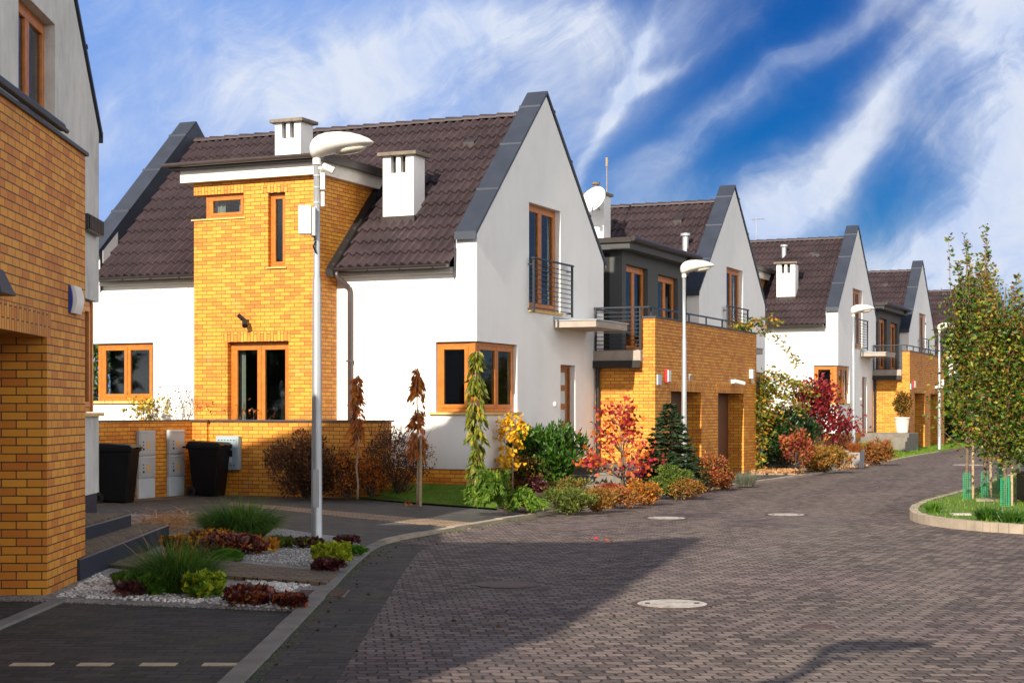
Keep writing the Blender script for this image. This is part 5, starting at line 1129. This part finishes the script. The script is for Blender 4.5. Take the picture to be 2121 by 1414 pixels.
# vine on the garage's far end and over its parapet
def vine():
    SEED[0] += 1; rng = np.random.default_rng(SEED[0]); t = thing('climbing_vine', 'green and orange vine on the garage corner and over its parapet', 'vine', (H1.x, H1.y, 0), rzA); P = []; D = []; c = MB()
    def path(pts, n, r, sp, droop=-.2):
        pts = [Vector(p_) for p_ in pts]; c.tube(pts, [r]+[r*.7]*(len(pts)-2)+[r*.2], 5)
        for k in range(n):
            w_ = rng.uniform(0, len(pts)-1); j = min(len(pts)-2, int(w_)); q = pts[j].lerp(pts[j+1], w_-j); P.append((q.x+rng.normal()*sp, q.y+rng.normal()*sp, q.z+rng.normal()*sp)); D.append((rng.normal(), rng.normal(), droop+rng.normal()*.5))
    for i in range(7): a = rng.uniform(-.3, .3); path([(1.35+rng.normal()*.1, 14.85, 0), (1.4+rng.normal()*.1, 14.85+a*.5, .9), (1.35+rng.normal()*.12, 14.95+a, 1.8), (1.35+rng.normal()*.15, 14.9+a, 2.5)], 260, .012, .12)
    for (u, v, z) in ((2.2, 15.3, 2.55), (2.0, 15.6, 2.15), (1.7, 15.9, 2.7), (2.4, 15.2, 1.9), (2.5, 15.7, 2.35), (1.9, 15.2, 1.6), (1.6, 16.2, 2.3)): path([(1.35, 14.9, 1.6), (1.5, 15.0, z-.2), (u*.6+.6, (v+15)/2, z), (u, v, z-.1), (u+.25, v+.2, z-.3)], 190, .010, .10)
    path([(1.25, 12.6, 3.75), (1.35, 13.2, 3.85), (1.25, 13.8, 3.80), (1.3, 14.5, 3.95)], 170, .008, .07)
    path([(1.3, 14.0, 3.8), (1.4, 14.7, 4.1), (1.5, 15.0, 3.85), (1.9, 15.4, 3.55), (2.15, 15.6, 3.2), (2.3, 15.7, 2.9)], 240, .008, .06)
    path([(1.3, 14.3, 3.8), (1.5, 15.0, 4.15), (1.7, 15.3, 4.15), (1.9, 15.4, 3.95)], 60, .006, .05)
    c.obj('stems', 'bark', t); P_ = np.array(P); D_ = np.array(D); a = rng.uniform(size=len(P_)) < .22; leaves('foliage', P_[~a], D_[~a], .12, .06, 'l_vine', rng, t); leaves('foliage', P_[a], D_[a], .11, .06, 'l_heu_orange', rng, t)
vine()
# garden of the third house
shrub(1624, 968, 150, 838, 'l_green_dark', 6000, .12, 'dark green laurel right of the vine', 'laurel_bush', 'laurel', zb=.10, k=60, blob=.25, up=.8, W=.05, depth=.6)
youngtree(1700, 962, 165, 795, 2100, 'l_red', .14, 'dark red leaved tree before the third house\'s corner window', tr=.03, nb=60, blob=.16, low=.38, bark='bark', W=.6, shape=.7)
shrub(1652, 962, 66, 890, 'l_barb', 700, .10, 'lower dark red foliage left of the red tree\'s trunk', zb=.3, k=18, blob=.4)
shrub(1706, 978, 122, 918, 'l_lowmix', 4200, .075, 'rounded yellow and orange shrub at the kerb left of the planter', depth=.6, k=50, blob=.28)
shrub(1816, 962, 76, 905, 'l_lowmix', 3400, .075, 'rounded red and yellow shrub at the kerb right of the planter', mat2='l_barb', depth=.6, k=40, blob=.28)
tuft(1745, 940, 90, 905, 1700, 'l_brown', 'brown dry grass clump behind the square planter', W=.014, zb=.2)
tuft(1772, 936, 40, 915, 500, 'l_copper', 'copper grass growing in the square planter', W=.012, zb=.50)
youngtree(1793, 925, 62, 792, 260, 'l_rust', .10, 'thin young tree before the third house\'s door', tr=.02, nb=26, low=.3)
pz = .35+.45
px_, py_ = hp(1.35, 5.0, 0, H3)[:2]; pt = thing('potted_tree', 'clipped bushy tree in a tall white pot on the steps', 'potted plant', (px_, py_, pz), 0)
c = MB(); c.lathe([(.20, 0), (.22, .02), (.27, .5), (.30, .56), (.30, .60), (.26, .60), (.25, .52)], n=20); c.obj('pot', 'pot', pt)
c = MB(); c.tube([(0, 0, .5), (.01, 0, .95)], .03, 7); c.obj('trunk', 'bark', pt)
rng = np.random.default_rng(77); Cc = clumps(rng, 30, .26, .26, .70, 1.55); P, O = scatter(rng, 1500, Cc, .16); leaves('foliage', P, O+rng.normal(size=P.shape)*.05, .10, .05, 'l_rust', rng, pt)

# near planting bed
tuft(488, 1112, 190, 1043, 3600, 'blade_dark', 'large dark green grass clump behind the purple leaves', W=.009, spread=1.9, bend=.9, L=.46, name='grass_clump')
tuft(362, 1224, 150, 1128, 2400, 'blade_dark', 'green grass clump with long spikes beside the garden path', W=.007, spread=1.8, bend=.8, L=.44, name='grass_clump')
tuft(352, 1218, 90, 1100, 40, 'straw', 'few tall pale spikes standing out of the near grass clump', W=.005, spread=1.0, L=.62, name='grass_spikes')
t = thing('cut_straw', 'heap of cut pale straw beside the steps', 'straw', (*gnd(340, 1096, .05), .05)); rng = np.random.default_rng(5); n = 1500
P = np.stack([rng.normal(size=n)*.26, rng.normal(size=n)*.75+.7, np.abs(rng.normal(size=n))*.055], 1); P[:, 0] -= P[:, 1]*.16; a = rng.uniform(0, 6.28, n); blades('stalks', P, np.stack([np.cos(a), np.sin(a)*.6, rng.uniform(-.05, .35, n)], 1), .22, .010, 'straw', rng, t, .3)
def heu(px, pyb, wpx, pyt, m, label, n=1000, L=.060, m2=None, depth=.7, name='heuchera'): shrub(px, pyb-4, wpx*.9, pyt+6, m, int(n*1.3), L, label, name, 'plant', W=L*.85, zb=.05, sm=None, k=22, blob=.32, up=.5, mat2=m2, depth=depth)
heu(440, 1126, 110, 1096, 'l_heu_orange', 'rusty orange leaves in front of the large grass clump', m2='l_heu_dark')
heu(385, 1140, 110, 1106, 'l_heu_orange', 'rust brown leaves at the end of the lower step', m2='l_heu_dark')
heu(478, 1150, 150, 1104, 'l_heu_dark', 'wide dark purple plant in the middle of the near bed', 1700, m2='l_barb')
heu(545, 1146, 62, 1112, 'l_heu_orange', 'orange yellow plant at the right end of the purple one', 700)
heu(580, 1134, 56, 1110, 'l_lowgreen', 'small olive plant right of the large grass clump')
heu(640, 1134, 60, 1112, 'l_heu_dark', 'small dark red plant just left of the lamp pole', 500, m2='l_lowgreen')
heu(722, 1128, 52, 1110, 'l_heu_dark', 'small dark red plant at the kerb behind the lime leaves', 500)
heu(688, 1170, 80, 1120, 'l_heu_lime', 'bright lime yellow plant at the foot of the lamp', 1300)
heu(680, 1184, 66, 1156, 'l_heu_dark', 'dark red leaves below the lime plant', 600)
heu(735, 1150, 40, 1132, 'l_heu_green', 'small green plant by the kerb right of the lime leaves', 350)
heu(318, 1228, 96, 1180, 'l_heu_green', 'fresh green leafy plant left of the near grass clump', 1300)
heu(425, 1236, 96, 1184, 'l_heu_lime', 'lime green leafy plant right of the near grass clump', 1300, m2='l_heu_green')
heu(520, 1250, 120, 1214, 'l_heu_dark', 'large dark red plant at the front edge of the bed', 1500, m2='l_barb')
heu(600, 1256, 70, 1232, 'l_heu_dark', 'dark red plant at the bed corner by the drain', 800, m2='l_barb')
heu(262, 1208, 60, 1184, 'l_heu_green', 'low green cushion by the step foot', 500, m2='l_lowgreen')
heu(270, 1232, 56, 1206, 'l_heu_dark', 'small dark plant at the left of the green leaves', 400)
heu(400, 1160, 60, 1136, 'l_heu_dark', 'low dark leaves at the end of the lowest step', 500, m2='l_lowgreen')
t = thing('moss_cushion', 'smooth bright green moss cushion in the near gravel', 'moss', (*gnd(466, 1158, .05), .04)); rng = np.random.default_rng(9); n = 2600
a = rng.uniform(0, 6.28, n); q = np.sqrt(rng.uniform(0, 1, n)); P = np.stack([np.cos(a)*q*.17, np.sin(a)*q*.20+.15, .085*np.sqrt(1-q*q)], 1); blades('moss', P, np.stack([np.cos(a)*q, np.sin(a)*q, np.ones(n)*1.2], 1), .03, .008, 'l_heu_green', rng, t)
c = MB(); c.lathe([(.17, 0), (.16, .03), (.11, .062), (.05, .08), (0, .082)], (0, .15, 0), 20, 1, 1.15); c.obj('mound', 'grass', t, 0, True)

# pebbles (nobody could count them)
ico_v = []; 
bm = bmesh.new(); bmesh.ops.create_icosphere(bm, subdivisions=1, radius=1); ico_v = np.array([v.co[:] for v in bm.verts]); ico_f = np.array([[v.index for v in f.verts] for f in bm.faces]); bm.free()
def inpoly(P, poly):
    x, y = P[:, 0], P[:, 1]; inside = np.zeros(len(P), bool); n = len(poly)
    for i in range(n):
        x0, y0 = poly[i]; x1, y1 = poly[(i+1) % n]; c_ = ((y0 > y) != (y1 > y)) & (x < (x1-x0)*(y-y0)/((y1-y0)+1e-12)+x0); inside ^= c_
    return inside
def pebbles(name, polys, n, r, m, z, seed):
    rng = np.random.default_rng(seed); out = []
    for poly in polys:
        a = np.array(poly); lo, hi = a.min(0), a.max(0); ar = abs(sum(poly[i][0]*poly[(i+1) % len(poly)][1]-poly[(i+1) % len(poly)][0]*poly[i][1] for i in range(len(poly))))/2
        P = rng.uniform(size=(int(n*ar*3)+10, 2))*(hi-lo)+lo; P = P[inpoly(P, poly)][:int(n*ar)]; out.append(P)
    P = np.concatenate(out); k = len(P); s = r*rng.uniform(.6, 1.3, (k, 1, 3))*np.array([1, 1, .65]); V = ico_v[None]*(1+rng.normal(size=(k, 12, 1))*.12)*s
    a = rng.uniform(0, 6.28, k); ca, sa = np.cos(a)[:, None], np.sin(a)[:, None]; x = V[:, :, 0]*ca-V[:, :, 1]*sa; y = V[:, :, 0]*sa+V[:, :, 1]*ca; V[:, :, 0] = x; V[:, :, 1] = y
    V += np.concatenate([P, z+rng.uniform(0, r*.5, (k, 1))], 1)[:, None]; F = (ico_f[None]+(np.arange(k)*12)[:, None, None]).reshape(-1, 3)
    o = npmesh(name, V.reshape(-1, 3), F, m); tag(o, kind='stuff'); return o
o = pebbles('white_pebbles', [G((118, 1240), (205, 1190), (250, 1222), (330, 1232), (640, 1256), (604, 1266), (350, 1250)), G((490, 1196), (560, 1194), (660, 1208), (590, 1232), (520, 1212))], 950, .020, 'pebble', .016, 1); tag(o, 'white pebbles edging the front of the near bed', 'pebbles')
o = pebbles('grey_pebbles', [G((430, 1155), (540, 1140), (600, 1128), (720, 1128), (700, 1180), (545, 1168)), G((215, 1195), (250, 1200), (340, 1232), (240, 1228))], 1000, .016, 'pebble_grey', .016, 2); tag(o, 'grey gravel stones round the lamp foot', 'gravel')
o = pebbles('pale_gravel', [G((1555, 984), (1668, 984), (1640, 971), (1558, 975)), G((1735, 978), (1800, 968), (1790, 962), (1740, 968))], 90, .035, 'straw', .06, 3); tag(o, 'warm pale gravel in front of the stone steps', 'gravel')

# lawn blades, island grass, weeds, fallen leaves
def turf(name, poly, n, L, m, z, seed, label, zf=None, W=.007):
    rng = np.random.default_rng(seed); a = np.array(poly); lo, hi = a.min(0), a.max(0); P = rng.uniform(size=(n*4, 2))*(hi-lo)+lo; P = P[inpoly(P, poly)][:n]; zz = np.full(len(P), z) if zf is None else zf(P)
    o = blades(name, np.concatenate([P, zz[:, None]], 1), np.concatenate([rng.normal(size=(len(P), 2))*.45, np.ones((len(P), 1))], 1), L, W, m, rng, None, .5); tag(o, label, 'grass', kind='stuff'); return o
lawnpoly = G((690, 1026), (865, 1044), (1030, 1056)) + [hp(.35, .1)[:2], hp(-3.1, 0)[:2]]
def lawnz(P):
    d = (P-np.array([H1.x, H1.y]))@np.array([VV.x, VV.y]); fy = np.interp(P[:, 0], [-3.4, -1.65, -.25, 1], [-2.0, -3.0, -3.8, -3.8]); t_ = np.clip(1-d/np.minimum(fy, -.5), 0, 1); return .02+.21*t_*t_*(3-2*t_)
turf('lawn_grass', lawnpoly, 20000, .035, 'blade', 0, 21, 'short mown lawn in front of the first house', lawnz)
turf('island_grass', isl, 30000, .06, 'blade', .10, 22, 'rough grass on the kerbed island', W=.010)
def farz(P): return bankz((np.interp(P[:, 1], [p_[1] for p_ in KO], [p_[0] for p_ in KO])-P[:, 0])*.91)
turf('far_lawn_grass', [p_ for p_ in KO if 52 <= p_[1] <= 76] + [p_ for p_ in off(KL, 2.9) if 53 <= p_[1] <= 77][::-1], 16000, .07, 'blade', .05, 23, 'lawn by the fourth lamp', farz, W=.02)
tuft(1935, 1062, 40, 1040, 250, 'blade_dark', 'small dark green weed tuft near the island tip', zb=.1, W=.015)
for i, (a, b, w_, tp) in enumerate(((2052, 1078, 70, 1052), (2095, 1086, 60, 1058), (2118, 1080, 50, 1060))): tuft(a, b, w_, tp, 420, 'l_green', ['leafy green weeds on the island under the trees, leftmost patch', 'leafy green weeds on the island, middle patch', 'leafy green weeds at the right edge of the view'][i], zb=.1, W=.022, name='weeds', cat='weeds')
rng = np.random.default_rng(31); n = 230; out = []
for i in range(n*3):
    t_ = rng.uniform(9.8, 36); kx = np.interp(t_, [p_[1] for p_ in KL], [p_[0] for p_ in KL]); out.append((kx+abs(rng.normal())*.35-.1 if rng.uniform() < .7 else kx+rng.uniform(0, 3.5), t_, .008))
    if len(out) >= n: break
P = np.array(out); a_ = rng.uniform(0, 6.28, n); D = np.stack([np.cos(a_), np.sin(a_), rng.uniform(0, .3, n)], 1)
o = leaves('fallen_leaves', P, D, .034, .022, 'l_brown', rng); tag(o, 'small fallen leaves along the kerb', 'leaves', kind='stuff')
P = np.array([[*gnd(x_, y_), .03] for x_, y_ in [(845, 1042), (852, 1044), (838, 1046), (862, 1047), (849, 1049), (1240, 1119), (1255, 1124), (1420, 1034), (1432, 1034), (1446, 1031)]]); P = np.repeat(P, 3, 0)+rng.normal(size=(len(P)*3, 3))*np.array([.06, .1, .004]); D = rng.normal(size=P.shape)*np.array([1, 1, .15])
o = leaves('fallen_leaves', P, D, .055, .035, 'l_redor', rng); tag(o, 'red and yellow fallen leaves lying on the paving', 'leaves', kind='stuff')
n = 1500; L_ = []
for i in range(n): t_ = rng.uniform(9.8, 26); kx = np.interp(t_, [p_[1] for p_ in KL], [p_[0] for p_ in KL]); L_.append((kx+abs(rng.normal())*.05, t_, .0))
P = np.array(L_); o = blades('kerb_weeds', P, np.concatenate([rng.normal(size=(n, 2))*.8, np.ones((n, 1))*.6], 1), .022, .006, 'blade', rng, None, .4); tag(o, 'moss and tiny weeds in the kerb joint', 'weeds', kind='stuff')

# ------------------------------------------------------------------ street trees on the island
def hornbeam(x, y, h, rx, label, n=7000, zb=.10, low=1.15, shoots=5, guard=.46, seed=0, stake=True, mats=('l_hornbeam', 'l_rust'), frac=.25, gr=.062, leafL=.075, group='young trees with green trunk guards'):
    rng = np.random.default_rng(seed); t = thing('street_tree', label, 'tree', (x, y, zb), 0, group); c = MB()
    zz = np.linspace(-.05, h*.9, 9); pts = [Vector((rng.normal()*.02*(z > .5), rng.normal()*.02*(z > .5), z)) for z in zz]; c.tube(pts, [.034-.026*max(0, z)/h for z in zz], 8); c.obj('trunk', 'bark', t, 0, True)
    c = MB(); P = []; D = []
    top = h*.84
    for i in range(110):
        z0 = rng.uniform(low*.9, top*.85); a = rng.uniform(0, 6.28); ln = rng.uniform(.3, 1.0)*(1.25 if i % 9 == 0 else 1); f = (z0-low)/(top-low); R_ = rx*(1.12-.62*min(1, max(0, f)))*ln
        p0 = Vector((0, 0, z0-.25)); p1 = Vector((math.cos(a)*R_*.6, math.sin(a)*R_*.6, z0+.12)); p2 = Vector((math.cos(a)*R_, math.sin(a)*R_, z0+.45+rng.normal()*.1)); c.tube([p0, p1, p2], [.010, .006, .002], 4)
        for k in range(n//110): w_ = rng.uniform(.1, 2.05); b = p0.lerp(p1, w_) if w_ < 1 else p1.lerp(p2, w_-1); sp = .10+.05*rng.uniform(); P.append((b.x+rng.normal()*sp, b.y+rng.normal()*sp, b.z+rng.normal()*sp)); D.append((math.cos(a)*.6+rng.normal()*.6, math.sin(a)*.6+rng.normal()*.6, rng.normal()*.5-.1))
    for i in range(shoots):
        a = rng.uniform(0, 6.28); r_ = rng.uniform(.1, 1)*rx*.75; zt = h*(1 if i == 0 else rng.uniform(.86, .98)); p0 = Vector((math.cos(a)*r_*.4, math.sin(a)*r_*.4, top*.7)); p2 = Vector((math.cos(a)*r_*1.1, math.sin(a)*r_*1.1, zt)); c.tube([p0, p0.lerp(p2, .5)+Vector((rng.normal()*.03, 0, 0)), p2], [.009, .006, .002], 4)
        for k in range(95): w_ = rng.uniform(.1, 1); b = p0.lerp(p2, w_); P.append((b.x+rng.normal()*.018, b.y+rng.normal()*.018, b.z)); s_ = rng.choice([-1, 1]); D.append((s_*.9, rng.normal()*.5, .35+rng.normal()*.3))
    c.obj('branches', 'bark', t); P = np.array(P); D = np.array(D); hi = np.clip((P[:, 2]-low)/(h-low), 0, 1); a = rng.uniform(size=len(P)) < frac*.8+.42*hi**2.2
    leaves('foliage', P[~a], D[~a], leafL, leafL*.6, mats[0], rng, t); leaves('foliage', P[a], D[a], leafL*.9, leafL*.5, mats[1], rng, t)
    if guard:
        c = MB(); nr = 16
        for k in range(12): q = 2*math.pi*k/12; c.tube([(gr*math.cos(q), gr*math.sin(q), 0), (gr*math.cos(q), gr*math.sin(q), guard)], .0032, 4, False)
        for k in range(nr):
            z = guard*k/(nr-1); c.tube([(gr*math.cos(2*math.pi*q/12), gr*math.sin(2*math.pi*q/12), z) for q in range(13)], .0032, 4, False)
        c.obj('trunk_guard', 'guard', t)
    if stake: c = MB(); c.tube([(.14, .1, -.05), (.13, .08, 1.25)], .022, 7); c.obj('stake', 'stake', t)
    return t
hornbeam(7.97, 28.35, 4.62, .50, 'leftmost young street tree with a tall tapering crown', 6600, shoots=5, seed=1)
hornbeam(8.46, 28.95, 4.90, .48, 'tallest young street tree, bare shoots above the far roof', 5800, shoots=6, seed=2)
hornbeam(8.02, 26.3, 3.95, .62, 'young street tree with orange brown lower leaves, nearest on the island', 9500, shoots=5, seed=3, low=.95, mats=('l_hornbeam', 'l_rust'), frac=.34, guard=.46, gr=.075)
hornbeam(8.75, 27.4, 4.05, .62, 'young street tree cut by the right edge of the view', 9500, shoots=5, seed=4, low=1.0)
hornbeam(9.55, 31.6, 4.1, .70, 'young street tree farther back on the grass strip', 7500, shoots=5, seed=5, low=1.1)
def bigtree(x, y, h, rx, m, m2, n, label, seed, low=.2, L=.22, ry=1.0, name='tree', zb=0, group='trees beyond the street'):
    rng = np.random.default_rng(seed); t = thing(name, label, 'tree', (x, y, zb), 0, group); c = MB(); c.tube([(0, 0, -.2), (.05, 0, h*.4), (0, .05, h*.8)], [.14, .10, .03], 8); c.obj('trunk', 'bark', t, 0, True)
    C = clumps(rng, 60, rx*.8, rx*.8*ry, h*low, h*.95); P, O = scatter(rng, n, C, np.array([rx*.28, rx*.28, h*.08])); D = unit(O)+rng.normal(size=P.shape)*.5; a = rng.uniform(size=len(P)) < .3; leaves('foliage', P[~a], D[~a], L, L*.6, m, rng, t); leaves('foliage', P[a], D[a], L, L*.6, m2, rng, t); stems('branches', C, (0, 0, h*.2), 'bark', t, .05, 24, rng); return t
bigtree(19.4, 74.5, 4.6, 1.0, 'l_hornbeam', 'l_brown', 5500, 'bushy tree against the fifth house\'s white wall', 11, .1)
bigtree(21.2, 77.5, 3.4, 1.3, 'l_green_dark', 'l_brown', 5000, 'dark bush behind the fourth lamp, at the road\'s end', 12, .05)
bigtree(24.5, 82, 4.2, 1.7, 'l_green_dark', 'l_hornbeam', 5000, 'dark tree closing the end of the road', 13, .05)
bigtree(28.5, 84, 4.8, 2.0, 'l_hornbeam', 'l_green_dark', 5000, 'broad tree at the far end, behind the island trees', 14, .05)
bigtree(21.0, 60, 4.3, 1.5, 'l_hornbeam', 'l_rust', 5500, 'yellowing tree behind the island trees on the far side', 15, .12)
bigtree(16.4, 47, 3.9, 1.2, 'l_hornbeam', 'l_rust', 5500, 'yellow brown tree at the right edge, across the road', 16, .2, .13)
bigtree(-14.2, 44.0, 6.5, 2.4, 'l_green_dark', 'l_green', 6000, 'dark evergreen seen past the first house\'s left corner window', 17, .0, .2)
bigtree(-10.7, 40.6, 3.8, 1.4, 'l_green_dark', 'l_vine', 4500, 'dark hedge bush just behind the first house\'s left corner', 18, .0, .14)

# unseen trees added behind and left of the camera to darken the window reflections
src = bigtree(-30, -42, 9, 4.2, 'l_green_dark', 'l_hornbeam', 2600, 'broad tree out of view, added to darken the window reflections', 40, .05, .5, group='unseen trees added to darken the window reflections')
for i, (x, y, sc) in enumerate(((-34, 34, .9), (-36, 22, 1.0), (-38, 10, 1.0), (-40, -2, 1.1), (-42, -14, 1.0), (-36, -26, 1.0), (-30, 44, .9), (-20, -46, 1.0), (-10, -50, 1.1), (0, -47, .95), (10, -52, 1.1), (20, -46, 1.0), (31, -44, .9), (42, -38, 1.0), (54, -26, 1.0), (62, -10, 1.1), (-40, -36, 1.0))): copy_tree(src, (x, y, 0), i*.9, 'broad tree out of view, added to darken the window reflections', None, (sc, sc, sc))
